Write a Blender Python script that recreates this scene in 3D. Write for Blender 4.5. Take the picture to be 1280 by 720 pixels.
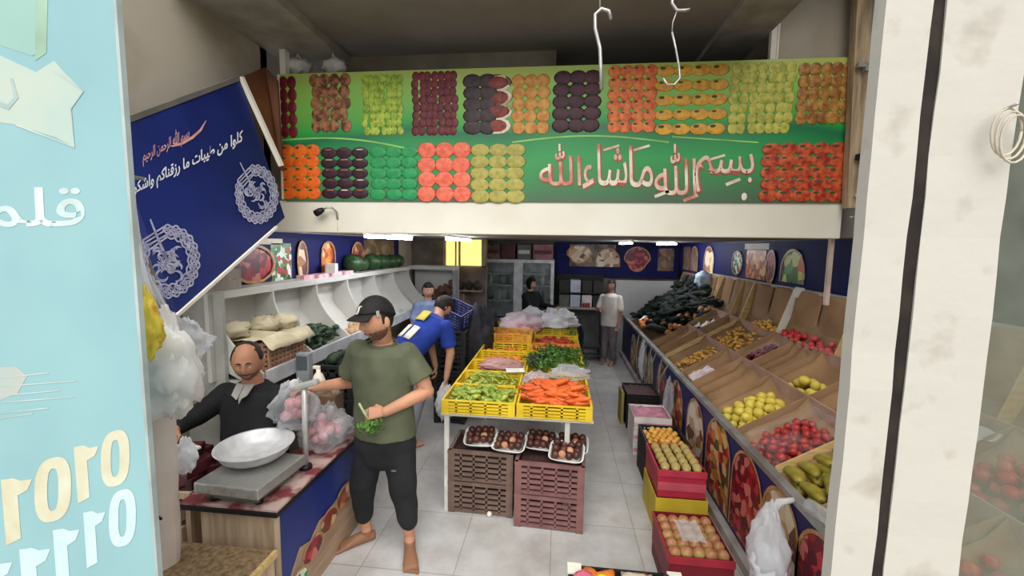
import bpy, math, random
from mathutils import Vector, Matrix, noise
V = Vector
for o in list(bpy.data.objects): bpy.data.objects.remove(o)
S = bpy.context.scene
COL = S.collection

# ---------------------------------------------------------------- camera, light, exposure
CAM_H, FPX = 2.05, 530.0
RX, RY, RZ = V((0.99400941, 0.10827078, 0.01492426)), V((0.02551161, -0.09707035, -0.9949505)), V((-0.10627536, 0.9893709, -0.09925101))
cd = bpy.data.cameras.new('camera'); cam = bpy.data.objects.new('camera', cd); COL.objects.link(cam)
cd.sensor_width = 36; cd.lens = 36 * FPX / 1280; cd.clip_start = .05
cam.matrix_world = Matrix(((RX.x, -RY.x, -RZ.x, 0), (RX.y, -RY.y, -RZ.y, 0), (RX.z, -RY.z, -RZ.z, CAM_H), (0, 0, 0, 1)))
S.camera = cam
def at(px, py, Y=None, Z=None, X=None):
    """point of the room seen at a place of the photograph, on a plane of known depth, height or side"""
    r = RX * (px - 640) + RY * (py - 360) + RZ * FPX
    t = Y / r.y if Y is not None else ((Z - CAM_H) / r.z if Z is not None else X / r.x)
    return r * t + V((0, 0, CAM_H))

W = bpy.data.worlds.new('overcast_sky'); S.world = W; W.use_nodes = True
bg = W.node_tree.nodes['Background']; bg.inputs[0].default_value = (.93, .97, 1, 1); bg.inputs[1].default_value = .62
sd = bpy.data.lights.new('hazy_sun', 'SUN'); sd.energy = 2.6; sd.angle = math.radians(70); sd.color = (1, .96, .9)
so = bpy.data.objects.new('hazy_sun', sd); COL.objects.link(so)
so.rotation_euler = V((-.12, .66, -.8)).to_track_quat('-Z', 'Y').to_euler()
S.view_settings.view_transform = 'Standard'; S.view_settings.look = 'None'; S.view_settings.gamma = 1
S.view_settings.use_curve_mapping = False
S.view_settings.exposure = 0.7
TUBE_W = 44.0

# ---------------------------------------------------------------- helpers
def lin(c): return tuple(((x / 255) / 12.92 if x / 255 <= .04045 else ((x / 255 + .055) / 1.055) ** 2.4) for x in c)
def lc(c): return lin(c) + (1,)
MATS = {}
def newmat(name):
    m = bpy.data.materials.new(name); m.use_nodes = True; MATS[name] = m
    return m, m.node_tree.nodes, m.node_tree.links, m.node_tree.nodes['Principled BSDF']
def mat(name, c, rough=.6, c2=None, scale=6, bump=0, metal=0, detail=4, lo=.35, hi=.65, spec=.4, stretch=None, sub=0):
    """procedural material: two tones mixed by noise, with optional bump"""
    if name in MATS: return MATS[name]
    m, N, L, B = newmat(name)
    B.inputs['Roughness'].default_value = rough; B.inputs['Metallic'].default_value = metal
    B.inputs['Specular IOR Level'].default_value = spec
    if sub: B.inputs['Subsurface Weight'].default_value = sub; B.inputs['Subsurface Radius'].default_value = (.012, .005, .003)
    tc = N.new('ShaderNodeTexCoord'); nz = N.new('ShaderNodeTexNoise'); rp = N.new('ShaderNodeValToRGB')
    nz.inputs['Scale'].default_value = scale; nz.inputs['Detail'].default_value = detail
    if stretch:
        mp = N.new('ShaderNodeMapping'); mp.inputs['Scale'].default_value = stretch
        L.new(tc.outputs['Object'], mp.inputs[0]); L.new(mp.outputs[0], nz.inputs['Vector'])
    else: L.new(tc.outputs['Object'], nz.inputs['Vector'])
    c2 = c2 or tuple(x * .86 for x in c)
    e = rp.color_ramp.elements; e[0].position = lo; e[1].position = hi; e[0].color = lc(c2); e[1].color = lc(c)
    L.new(nz.outputs['Fac'], rp.inputs[0]); L.new(rp.outputs[0], B.inputs['Base Color'])
    if bump:
        bp = N.new('ShaderNodeBump'); bp.inputs['Strength'].default_value = bump; bp.inputs['Distance'].default_value = .01
        L.new(nz.outputs['Fac'], bp.inputs['Height']); L.new(bp.outputs[0], B.inputs['Normal'])
    return m
def pmat(name, cols, scale=14, rough=.4):
    """printed picture: patches of the listed inks"""
    if name in MATS: return MATS[name]
    m, N, L, B = newmat(name); B.inputs['Roughness'].default_value = rough
    tc = N.new('ShaderNodeTexCoord'); vo = N.new('ShaderNodeTexVoronoi'); vo.inputs['Scale'].default_value = scale
    sp = N.new('ShaderNodeSeparateColor'); rp = N.new('ShaderNodeValToRGB'); rp.color_ramp.interpolation = 'CONSTANT'
    L.new(tc.outputs['Object'], vo.inputs['Vector']); L.new(vo.outputs['Color'], sp.inputs[0]); L.new(sp.outputs[0], rp.inputs[0])
    e = rp.color_ramp.elements
    while len(e) < len(cols): e.new(.5)
    for i, c in enumerate(cols): e[i].position = i / len(cols); e[i].color = lc(c)
    L.new(rp.outputs[0], B.inputs['Base Color'])
    return m
def film(name, c, alpha=.4, rough=.25, top=.45):
    """thin plastic film"""
    if name in MATS: return MATS[name]
    m, N, L, B = newmat(name)
    B.inputs['Base Color'].default_value = lc(c); B.inputs['Roughness'].default_value = rough
    tr = N.new('ShaderNodeBsdfTransparent'); mx = N.new('ShaderNodeMixShader'); lw = N.new('ShaderNodeLayerWeight')
    mr = N.new('ShaderNodeMapRange'); nz = N.new('ShaderNodeTexNoise'); ad = N.new('ShaderNodeMath'); tc = N.new('ShaderNodeTexCoord')
    lw.inputs[0].default_value = .5; nz.inputs['Scale'].default_value = 9; nz.inputs['Detail'].default_value = 5
    L.new(tc.outputs['Object'], nz.inputs['Vector'])
    mr.inputs['To Min'].default_value = alpha * .65; mr.inputs['To Max'].default_value = min(1, alpha + top)
    L.new(lw.outputs['Facing'], mr.inputs[0]); ad.operation = 'MULTIPLY_ADD'; ad.inputs[1].default_value = .5
    L.new(nz.outputs['Fac'], ad.inputs[0]); L.new(mr.outputs[0], ad.inputs[2])
    sb = N.new('ShaderNodeMath'); sb.operation = 'SUBTRACT'; sb.use_clamp = True; sb.inputs[1].default_value = .25
    L.new(ad.outputs[0], sb.inputs[0])
    L.new(sb.outputs[0], mx.inputs[0]); L.new(tr.outputs[0], mx.inputs[1]); L.new(B.outputs[0], mx.inputs[2])
    L.new(mx.outputs[0], N['Material Output'].inputs[0])
    return m
def glow(name, c, st):
    m, N, L, B = newmat(name); B.inputs['Base Color'].default_value = lc(c)
    B.inputs['Emission Color'].default_value = lc(c); B.inputs['Emission Strength'].default_value = st
    return m

def perp(t):
    a = V((0, 0, 1)) if abs(t.z) < .9 else V((1, 0, 0))
    u = t.cross(a).normalized(); return u, t.cross(u).normalized()
class MB:
    def __init__(s): s.v = []; s.f = []; s.m = []; s.s = []
    def add(s, vs, fs, mi=0, sm=False):
        b = len(s.v); s.v += [tuple(v) for v in vs]
        for f in fs: s.f.append(tuple(b + i for i in f)); s.m.append(mi); s.s.append(sm)
        return s
    def box(s, x0, x1, y0, y1, z0, z1, mi=0):
        return s.add([(x, y, z) for z in (z0, z1) for y in (y0, y1) for x in (x0, x1)],
                     [(0, 2, 3, 1), (4, 5, 7, 6), (0, 1, 5, 4), (2, 6, 7, 3), (0, 4, 6, 2), (1, 3, 7, 5)], mi)
    def obox(s, c, size, R=None, mi=0):
        R = R or Matrix.Identity(3); c = V(c); h = V(size) * .5
        return s.add([c + R @ V((x * h.x, y * h.y, z * h.z)) for z in (-1, 1) for y in (-1, 1) for x in (-1, 1)],
                     [(0, 2, 3, 1), (4, 5, 7, 6), (0, 1, 5, 4), (2, 6, 7, 3), (0, 4, 6, 2), (1, 3, 7, 5)], mi)
    def bar(s, a, b, w, h, mi=0):
        a, b = V(a), V(b); t = (b - a); l = t.length; t.normalize(); u, v = perp(t)
        R = Matrix((u, v, t)).transposed(); return s.obox((a + b) / 2, (w, h, l), R, mi)
    def loft(s, rings, n=12, mi=0, cap=True, sm=True):
        """rings: (centre, axis_u, axis_v, ru, rv)"""
        vs, fs = [], []
        for c, u, v, a, b in rings:
            for k in range(n):
                t = 2 * math.pi * k / n; vs.append(V(c) + u * (math.cos(t) * a) + v * (math.sin(t) * b))
        for i in range(len(rings) - 1):
            for k in range(n): fs.append((i * n + k, i * n + (k + 1) % n, (i + 1) * n + (k + 1) % n, (i + 1) * n + k))
        if cap: fs.append(tuple(range(n - 1, -1, -1))); fs.append(tuple((len(rings) - 1) * n + k for k in range(n)))
        return s.add(vs, fs, mi, sm)
    def tube(s, pts, r, n=8, mi=0, cap=True, flat=None):
        pts = [V(p) for p in pts]; rs = r if isinstance(r, (list, tuple)) else [r] * len(pts); rings = []; u = None
        for i, p in enumerate(pts):
            t = (pts[min(i + 1, len(pts) - 1)] - pts[max(i - 1, 0)]).normalized()
            if u is None: u, v = perp(t)
            else: u = (u - t * u.dot(t)).normalized(); v = t.cross(u)
            rings.append((p, u, v, rs[i], rs[i]))
        return s.loft(rings, n, mi, cap)
    def sph(s, c, r, nu=12, nv=8, mi=0, R=None, fn=None):
        c = V(c); r = V(r) if not isinstance(r, (int, float)) else V((r, r, r)); vs = []; fs = []
        def P(d):
            p = fn(d) if fn else V((d.x * r.x, d.y * r.y, d.z * r.z))
            return c + (R @ p if R else p)
        vs.append(P(V((0, 0, -1))))
        for j in range(1, nv):
            th = -math.pi / 2 + math.pi * j / nv
            for i in range(nu):
                a = 2 * math.pi * i / nu; vs.append(P(V((math.cos(th) * math.cos(a), math.cos(th) * math.sin(a), math.sin(th)))))
        vs.append(P(V((0, 0, 1))))
        for i in range(nu): fs.append((0, 1 + (i + 1) % nu, 1 + i))
        for j in range(nv - 2):
            for i in range(nu):
                a = 1 + j * nu + i; b = 1 + j * nu + (i + 1) % nu; fs.append((a, b, b + nu, a + nu))
        t = len(vs) - 1
        for i in range(nu): fs.append((t, t - nu + i, t - nu + (i + 1) % nu))
        return s.add(vs, fs, mi, True)
    def lathe(s, c, prof, n=20, mi=0, R=None):
        c = V(c); vs = []; fs = []
        for r, z in prof:
            for k in range(n):
                t = 2 * math.pi * k / n; p = V((r * math.cos(t), r * math.sin(t), z)); vs.append(c + (R @ p if R else p))
        for i in range(len(prof) - 1):
            for k in range(n): fs.append((i * n + k, i * n + (k + 1) % n, (i + 1) * n + (k + 1) % n, (i + 1) * n + k))
        return s.add(vs, fs, mi, True)
    def prism(s, pts, d, mi=0, mside=None):
        pts = [V(p) for p in pts]; n = len(pts); d = V(d)
        s.add(pts + [p + d for p in pts], [tuple(range(n))], mi)
        b = len(s.v) - 2 * n; ms = mi if mside is None else mside
        s.f.append(tuple(b + n + i for i in range(n - 1, -1, -1))); s.m.append(ms); s.s.append(False)
        for i in range(n): s.f.append((b + i, b + n + i, b + n + (i + 1) % n, b + (i + 1) % n)); s.m.append(ms); s.s.append(False)
        return s
    def grid(s, fn, nu, nv, mi=0, sm=True):
        vs = [fn(i / nu, j / nv) for j in range(nv + 1) for i in range(nu + 1)]
        return s.add(vs, [(j * (nu + 1) + i, j * (nu + 1) + i + 1, (j + 1) * (nu + 1) + i + 1, (j + 1) * (nu + 1) + i) for j in range(nv) for i in range(nu)], mi, sm)
    def mesh(s, name, mats):
        me = bpy.data.meshes.new(name); me.from_pydata(s.v, [], s.f)
        for m in (mats if isinstance(mats, (list, tuple)) else [mats]): me.materials.append(m)
        me.polygons.foreach_set('material_index', s.m); me.polygons.foreach_set('use_smooth', s.s); me.update()
        return me
    def build(s, name, mats, parent=None, bevel=0, solid=0):
        o = bpy.data.objects.new(name, s.mesh(name, mats)); COL.objects.link(o); put(o, parent)
        if solid:
            k = o.modifiers.new('solid', 'SOLIDIFY'); k.thickness = solid; k.offset = 0
        if bevel:
            b = o.modifiers.new('bevel', 'BEVEL'); b.width = bevel; b.segments = 2; b.limit_method = 'ANGLE'
        return o
def put(o, parent):
    if parent is not None:
        o.parent = parent
        if parent.type == 'EMPTY': o.matrix_parent_inverse = Matrix.Translation(-parent.location)
def tag(o, label, cat, group=None, kind=None):
    o['label'] = label; o['category'] = cat
    if group: o['group'] = group
    if kind: o['kind'] = kind
    return o
def thing(name, label, cat, loc=(0, 0, 0), group=None):
    o = bpy.data.objects.new(name, None); COL.objects.link(o); o.location = loc; o.empty_display_size = .1
    return tag(o, label, cat, group)
def struct(name, mb, m, bevel=0):
    o = mb.build(name, m, None, bevel); o['kind'] = 'structure'; return o
def dup(root, loc, rot=None, label=None, group=None, scale=None):
    """a copy of a thing with copies of its parts and sub-parts"""
    r = root.copy(); COL.objects.link(r); r.location = loc
    if rot is not None: r.rotation_euler = rot
    if scale is not None: r.scale = (scale,) * 3 if isinstance(scale, (int, float)) else scale
    if label: r['label'] = label
    if group: r['group'] = group
    for ch in list(root.children):
        c = ch.copy(); COL.objects.link(c); c.parent = r
        for g in list(ch.children):
            d = g.copy(); COL.objects.link(d); d.parent = c
    return r
class Pool:
    """one built thing; the first request moves it, the next ones copy it"""
    def __init__(s, root): s.root = root; s.used = False
    def put(s, loc, rot=(0, 0, 0), label=None, group=None, scale=1):
        if s.used: return dup(s.root, loc, rot, label, group, scale)
        s.used = True; r = s.root; r.location = loc; r.rotation_euler = rot; r.scale = (scale,) * 3 if isinstance(scale, (int, float)) else scale
        if label: r['label'] = label
        if group: r['group'] = group
        return r
def blob(mb, c, r, amp=.25, fr=4, seed=0, n=(28, 18), mi=0, R=None, shape=None):
    """crumpled closed shape (bags, sacks, heaps)"""
    r = V(r)
    def fn(d):
        k = 1 + amp * noise.noise(d * fr + V((seed * 7.3, seed * 3.1, 1))) + amp * .5 * abs(noise.noise(d * fr * 2.7 + V((seed, 9, 2))))
        q = V((d.x * r.x, d.y * r.y, d.z * r.z)) * k
        return shape(d, q) if shape else q
    return mb.sph(c, 1, n[0], n[1], mi, R, fn)
def ribbon(mb, pts, w, fr, mi=0):
    """flat stroke on a plane; fr(u, v) -> point of the plane"""
    n = len(pts); vs = []
    for i, (x, y) in enumerate(pts):
        a = pts[max(0, i - 1)]; b = pts[min(n - 1, i + 1)]; dx, dy = b[0] - a[0], b[1] - a[1]; l = math.hypot(dx, dy) or 1
        ww = (w[i] if isinstance(w, (list, tuple)) else w) * .5
        vs += [fr(x - dy / l * ww, y + dx / l * ww), fr(x + dy / l * ww, y - dx / l * ww)]
    return mb.add(vs, [(2 * i, 2 * i + 1, 2 * i + 3, 2 * i + 2) for i in range(n - 1)], mi)

# Arabic letters in their joined forms, laid out right to left
AR = {'ا': 0xFE8D, 'ب': 0xFE8F, 'ة': 0xFE93, 'ت': 0xFE95, 'ح': 0xFEA1, 'د': 0xFEA9, 'ر': 0xFEAD, 'ز': 0xFEAF, 'س': 0xFEB1, 'ش': 0xFEB5, 'ط': 0xFEC1, 'ق': 0xFED5,
      'ك': 0xFED9, 'ل': 0xFEDD, 'م': 0xFEE1, 'ن': 0xFEE5, 'ه': 0xFEE9, 'و': 0xFEED, 'ي': 0xFEF1, 'ء': 0xFE80}
END = 'اةدرزوء'
def shape_ar(t):
    out = []
    for w in t.split(' '):
        if w == 'الله': out.append('\uFDF2'); continue
        g = ''
        for i, ch in enumerate(w):
            if ch not in AR: g += ch; continue
            p = i > 0 and w[i - 1] in AR and w[i - 1] not in END and ch != 'ء'; n = i + 1 < len(w) and ch not in END and w[i + 1] != 'ء'
            if ch in END: g += chr(AR[ch] + (1 if p and ch != 'ء' else 0))
            else: g += chr(AR[ch] + (3 if p and n else 2 if n else 1 if p else 0))
        out.append(g[::-1])
    return ' '.join(out[::-1])
def lettering(name, body, m, parent, fr, x0, x1, y0, y1, bold=0, shear=0, fit='wh', xf=None):
    """flat letters on a plane; fr(u, v) -> point; fitted into the given rectangle of the plane"""
    cu = bpy.data.curves.new(name, 'FONT'); cu.body = body; cu.offset = bold; cu.shear = shear; cu.resolution_u = 4
    t = bpy.data.objects.new(name, cu); COL.objects.link(t); bpy.context.view_layer.update()
    me = bpy.data.meshes.new_from_object(t.evaluated_get(bpy.context.evaluated_depsgraph_get()))
    bpy.data.objects.remove(t); bpy.data.curves.remove(cu)
    xs = [v.co.x for v in me.vertices]; ys = [v.co.y for v in me.vertices]
    ax, bx, ay, by = min(xs), max(xs), min(ys), max(ys); sx = (x1 - x0) / (bx - ax); sy = (y1 - y0) / (by - ay)
    if fit == 'w': sy = sx
    for v in me.vertices:
        u, w = x0 + (v.co.x - ax) * sx, y0 + (v.co.y - ay) * sy
        if xf: u, w = xf(u, w)
        v.co = fr(u, w)
    me.materials.clear(); me.materials.append(m)
    o = bpy.data.objects.new(name, me); COL.objects.link(o); put(o, parent)
    return o

# ---------------------------------------------------------------- materials of the place
plaster = mat('stained_plaster', (176, 166, 150), .9, (143, 128, 106), 1.3, .15, lo=.3, hi=.55, detail=8)
ceil_m = mat('ceiling_paint', (150, 142, 132), .9, (136, 128, 119), 2, .05)
white_m = mat('white_paint', (236, 231, 218), .6, (222, 214, 198), 3)
grimy = mat('grimy_white_paint', (188, 184, 175), .85, (160, 152, 140), 7, .5, lo=.22, hi=.42, detail=10)
navy = mat('navy_vinyl', (18, 24, 86), .6, (14, 18, 70), 2, spec=.2)
navy_d = mat('dark_vinyl', (16, 18, 34), .5, (10, 12, 22), 3)
black_m = mat('black_plastic', (26, 26, 28), .5, (18, 18, 20), 12, .1)
steel = mat('brushed_steel', (190, 188, 184), .38, (166, 164, 160), 30, .05, metal=.6, stretch=(1, 12, 1))
alu = mat('aluminium', (214, 214, 214), .42, (196, 196, 198), 20, .03, metal=.2)
card = mat('corrugated_cardboard', (164, 128, 92), .85, (138, 106, 74), 3, .1, stretch=(1, 1, 1))
card2 = mat('pale_cardboard_edge', (200, 168, 120), .85, (176, 142, 98), 8)
wood_l = mat('pale_wood', (214, 184, 128), .7, (190, 156, 100), 5, .1, stretch=(1, 8, 8))
wood_p = mat('worn_wood_panel', (196, 172, 146), .6, (164, 138, 112), 3, .1, stretch=(9, 9, .7))
melamine = mat('white_melamine', (214, 212, 206), .45, (196, 193, 186), 2)
gold = mat('gold_print', (196, 150, 92), .4, (160, 110, 66), 20)
green_leaf = mat('green_leaf', (74, 118, 40), .6, (44, 84, 28), 14)
dark_leaf = mat('dark_green_leaf', (38, 58, 34), .6, (22, 38, 22), 14)
film_w = film('white_plastic_film', (236, 236, 240), .72, .3)
film_c = film('clear_plastic_film', (226, 228, 232), .2, .15)
film_t = film('thin_clear_film', (226, 228, 232), .02, .1, .1)
film_p = film('pinkish_plastic_film', (236, 214, 220), .5, .25)
foam = mat('white_foam', (236, 236, 232), .6)
p_fruit = pmat('print_mixed_fruit', [(150, 30, 40), (196, 120, 50), (90, 40, 60), (210, 170, 120), (60, 100, 50), (120, 60, 40), (200, 60, 60)], 16)
p_red = pmat('print_red_fruit', [(150, 26, 40), (186, 50, 60), (110, 20, 36), (200, 110, 100), (90, 30, 40)], 18)
p_green = pmat('print_green_fruit', [(60, 120, 50), (100, 150, 70), (200, 220, 200), (40, 90, 60), (170, 60, 60), (230, 230, 220)], 26)
p_orange = pmat('print_orange_fruit', [(210, 120, 50), (220, 150, 90), (170, 80, 40), (230, 190, 140), (120, 60, 40)], 16)
p_cream = pmat('print_cream', [(216, 196, 164), (196, 160, 120), (160, 110, 80), (226, 214, 190), (110, 70, 60)], 10)
# ---------------------------------------------------------------- the setting
def tile_floor():
    m, N, L, B = newmat('worn_tile_floor'); B.inputs['Roughness'].default_value = .45
    tc = N.new('ShaderNodeTexCoord'); br = N.new('ShaderNodeTexBrick'); nz = N.new('ShaderNodeTexNoise'); mx = N.new('ShaderNodeMix'); rp = N.new('ShaderNodeValToRGB')
    br.offset = 0; br.inputs['Scale'].default_value = 1; br.inputs['Mortar Size'].default_value = .004
    br.inputs['Brick Width'].default_value = .6; br.inputs['Row Height'].default_value = .6
    br.inputs['Color1'].default_value = lc((196, 194, 192)); br.inputs['Color2'].default_value = lc((186, 185, 184)); br.inputs['Mortar'].default_value = lc((160, 156, 150))
    nz.inputs['Scale'].default_value = 3.2; nz.inputs['Detail'].default_value = 10; nz.inputs['Roughness'].default_value = .65
    rp.color_ramp.elements[0].position = .34; rp.color_ramp.elements[1].position = .6
    rp.color_ramp.elements[0].color = lc((186, 176, 166)); rp.color_ramp.elements[1].color = (1, 1, 1, 1)
    mx.data_type = 'RGBA'; mx.blend_type = 'MULTIPLY'; mx.inputs[0].default_value = .5
    L.new(tc.outputs['Object'], br.inputs['Vector']); L.new(tc.outputs['Object'], nz.inputs['Vector']); L.new(nz.outputs['Fac'], rp.inputs[0])
    L.new(br.outputs['Color'], mx.inputs[6]); L.new(rp.outputs[0], mx.inputs[7]); L.new(mx.outputs[2], B.inputs['Base Color'])
    return m
struct('floor', MB().box(-2.62, 2.5, .7, 8.8, -.12, 0), tile_floor())
struct('ground', MB().box(-14, 14, -14, .7, -.2, -.02), mat('street_concrete', (150, 146, 140), .9, (126, 122, 116), 2, .2))
struct('wall_left', MB().box(-2.62, -2.5, 1.95, 3.52, 0, 4.4).box(-2.62, -2.5, 3.52, 8.8, 0, 2.2).box(-3.4, -3.3, 3.5, 8.8, 2.2, 4.4).box(-3.4, -2.5, 3.44, 3.52, 2.2, 4.4), plaster)
struct('wall_right', MB().box(2.38, 2.5, 1.3, 8.8, 0, 4.4), navy_d)
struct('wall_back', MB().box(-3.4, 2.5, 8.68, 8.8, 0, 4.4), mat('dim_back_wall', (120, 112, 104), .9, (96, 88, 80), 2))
struct('ceiling', MB().box(-3.4, 1.55, 2.6, 8.8, 3.73, 3.85).box(1.55, 2.5, 2.6, 8.8, 4.3, 4.4).box(1.5, 1.55, 2.6, 3.56, 3.85, 4.4), ceil_m)
struct('trim_1', MB().box(-2.5, -1.92, 2.6, 3.9, 3.66, 3.74), mat('soffit_paint', (166, 158, 147), .9))
struct('trim_2', MB().box(1.18, 1.55, 2.6, 4.3, 3.68, 3.74), MATS['soffit_paint'])
struct('wall_upper', MB().box(1.575, 2.38, 3.56, 3.64, 3.3, 4.3), plaster)
struct('trim_3', MB().box(1.545, 1.585, 3.53, 3.57, 3.3, 3.73).box(1.59, 1.605, 3.535, 3.565, 3.3, 3.73), white_m)
struct('trim_4', MB().box(-2.37, -2.32, 3.5, 3.56, 3.3, 3.74), white_m)
struct('beam_concrete', MB().box(-2.0, -.06, 3.85, 4.1, 3.56, 3.73), mat('raw_concrete', (140, 130, 112), .9, (116, 104, 88), 3, .3))
struct('beam_mezzanine', MB().box(-2.5, 2.13, 3.5, 3.62, 2.14, 2.41), mat('fascia_paint', (240, 236, 222), .55, (228, 221, 203), 1.5), .006)
struct('slab_mezzanine', MB().box(-2.5, 2.38, 3.62, 8.68, 2.15, 2.38), mat('slab_underside', (150, 144, 136), .8, (126, 118, 110), 2))
# front pillars with the dark slot between them, and the dusty pane beside them
pil = MB()
def pillar(x0, x1, y0, y1, seed):
    def edge(u, z, k): return .006 * noise.noise(V((u * 9 + seed, z * 5, k)))
    P = MB(); n = 40
    for side in range(4):
        (ax, ay), (bx, by) = [((x0, y0), (x1, y0)), ((x1, y0), (x1, y1)), ((x1, y1), (x0, y1)), ((x0, y1), (x0, y0))][side]
        P.grid(lambda u, v: V((ax + (bx - ax) * u + edge(ax + (bx - ax) * u, v * 4.3, 1), ay + (by - ay) * u + edge(ay + (by - ay) * u, v * 4.3, 2), v * 4.4)), 3, n, 0, False)
    return P
struct('pillar_left', pillar(.852, .966, 1.3, 1.345, 1), grimy)
struct('pillar_right', pillar(.999, 1.2, 1.3, 1.345, 5), grimy)
struct('trim_slot_shade', MB().box(.962, 1.004, 1.304, 1.34, 0, 4.4), mat('slot_shade', (44, 34, 28), .9, (24, 18, 14), 12))  # near-flush plate in the pillar gap, the gap's shade put into its dark brown
gm = film('dusty_glass', (128, 134, 120), .3, .12, .3)
w1 = struct('window_1', MB().box(1.2, 2.5, 1.33, 1.338, 0, 4.4), gm)
struct('trim_6', MB().box(2.44, 2.5, 1.3, 1.37, 0, 4.4), white_m)

# rope coil hanging on the right pillar
t = thing('rope_loop', 'loop of thin cord hanging on the right front pillar', 'rope', (1.2, 1.27, 2.5))
c = at(1258, 165, Y=1.268)
for k in range(3):
    MB().tube([c + V((.035 * math.cos(a) + .008 * k, -.004 * k, .06 * math.sin(a) - .01 * k)) for a in [x * .35 for x in range(19)]], .003, 6).build('cord', mat('cord_fibre', (206, 196, 176), .9), t)
MB().tube([c + V((0, .014, .06)), c + V((0, -.02, .065))], .004, 6).build('nail', steel, t)

# rusty post at the end of the mezzanine with its brackets
t = thing('shutter_post', 'weathered wooden post at the right end of the green banner', 'post', (2.1, 3.42, 0))
rust = mat('weathered_post', (190, 168, 136), .8, (140, 118, 90), 5, .3, stretch=(6, 6, .6))
MB().prism([(2.1, 3.4, 2.36), (2.2, 3.4, 2.36), (2.12, 3.4, 4.3), (2.02, 3.4, 4.3)], (0, .07, 0)).build('post_body', rust, t, .004)
for i, (p, s) in enumerate([((2.11, 3.37, 3.35), (.1, .03, .03)), ((2.17, 3.37, 2.72), (.12, .03, .04))]):
    MB().obox(p, s).obox(V(p) + V((0, -.012, -.02)), (.02, .03, .05)).build('bracket', steel if i == 0 else black_m, t)
MB().tube([V((2.13, 3.38, 2.45)) + V((.04 * math.sin(a), 0, -.08 + .08 * math.cos(a))) for a in [x * .4 for x in range(10)]], .008, 6).build('hook', steel, t)
tag(MB().box(2.1, 2.13, 3.56, 3.59, 1.62, 2.14).build('support_rod', mat('faded_pink_paint', (214, 190, 176), .6)), 'thin pale pole between the right stand and the white beam', 'pole')

# ---------------------------------------------------------------- green fruit banner
YB = 3.488
def bfr(px, py): return at(px, py, Y=YB)
t = thing('fruit_banner', 'long green printed fruit banner above the white beam', 'banner', (-.1, YB, 2.41))
def banner_mat():
    m, N, L, B = newmat('green_banner_print'); B.inputs['Roughness'].default_value = .4
    tc = N.new('ShaderNodeTexCoord'); sp = N.new('ShaderNodeSeparateXYZ'); nz = N.new('ShaderNodeTexNoise'); ma = N.new('ShaderNodeMath'); mr = N.new('ShaderNodeMapRange'); rp = N.new('ShaderNodeValToRGB')
    nz.inputs['Scale'].default_value = 1.1; nz.inputs['Detail'].default_value = 1
    L.new(tc.outputs['Object'], sp.inputs[0]); L.new(tc.outputs['Object'], nz.inputs['Vector'])
    ma.operation = 'MULTIPLY_ADD'; ma.inputs[1].default_value = .34; L.new(nz.outputs['Fac'], ma.inputs[0]); L.new(sp.outputs[2], ma.inputs[2])
    mr.inputs['From Min'].default_value = 2.41 + .17; mr.inputs['From Max'].default_value = 3.44 + .17; L.new(ma.outputs[0], mr.inputs[0])
    e = rp.color_ramp.elements; e[0].position = 0; e[0].color = lc((74, 104, 76)); e[1].position = 1; e[1].color = lc((176, 190, 92))
    for p, c in ((.12, (60, 130, 76)), (.3, (44, 156, 78)), (.42, (30, 140, 74)), (.5, (22, 112, 70)), (.56, (40, 160, 66)), (.72, (120, 184, 74)), (.86, (150, 196, 84))):
        k = e.new(p); k.color = lc(c)
    L.new(mr.outputs[0], rp.inputs[0]); L.new(rp.outputs[0], B.inputs['Base Color']); return m
q = [bfr(347, 92), bfr(1066, 71), bfr(1054, 256), bfr(357, 250)]
q = [V((q[0].x, YB, 3.455)), V((q[1].x, YB, 3.455)), V((q[2].x, YB, 2.405)), V((q[3].x, YB, 2.405))]
MB().prism(q, (0, .008, 0)).build('banner_sheet', banner_mat(), t)
MB().box(-2.385, -2.365, YB - .006, YB, 2.42, 3.45).build('banner_hem', white_m, t)
fc = lambda n, c, c2: mat('print_' + n, c, .45, c2, 30)
PR = dict(cherry=fc('cherry', (128, 26, 38), (84, 16, 26)), rambutan=fc('tan_brown', (176, 120, 76), (92, 44, 34)), ggrape=fc('lime_green', (186, 204, 72), (120, 152, 44)), rgrape=fc('wine_red', (128, 40, 48), (84, 24, 36)),
          fig=fc('dark_fig', (76, 54, 56), (48, 34, 38)), figin=fc('fig_flesh', (150, 66, 46), (110, 40, 34)), apricot=fc('apricot', (222, 168, 80), (196, 120, 50)), plum=fc('plum', (80, 26, 40), (44, 14, 26)),
          peach=fc('peach', (238, 140, 70), (206, 84, 46)), mango=fc('mango_yellow', (232, 178, 60), (202, 140, 50)), lemon=fc('lemon_green', (208, 200, 92), (156, 160, 60)), medlar=fc('medlar', (192, 142, 60), (130, 76, 36)),
          orange=fc('citrus', (244, 120, 34), (226, 90, 24)), aub=fc('aubergine', (66, 32, 44), (44, 20, 32)), gr=fc('pale_green', (48, 160, 92), (36, 140, 80)), grapefruit=fc('grapefruit', (246, 128, 96), (226, 92, 72)),
          melon=fc('pale_melon', (188, 178, 90), (160, 152, 72)), nect=fc('nectarine', (214, 100, 52), (150, 40, 34)), cream=fc('cream', (236, 220, 200), (220, 200, 176)))
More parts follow.
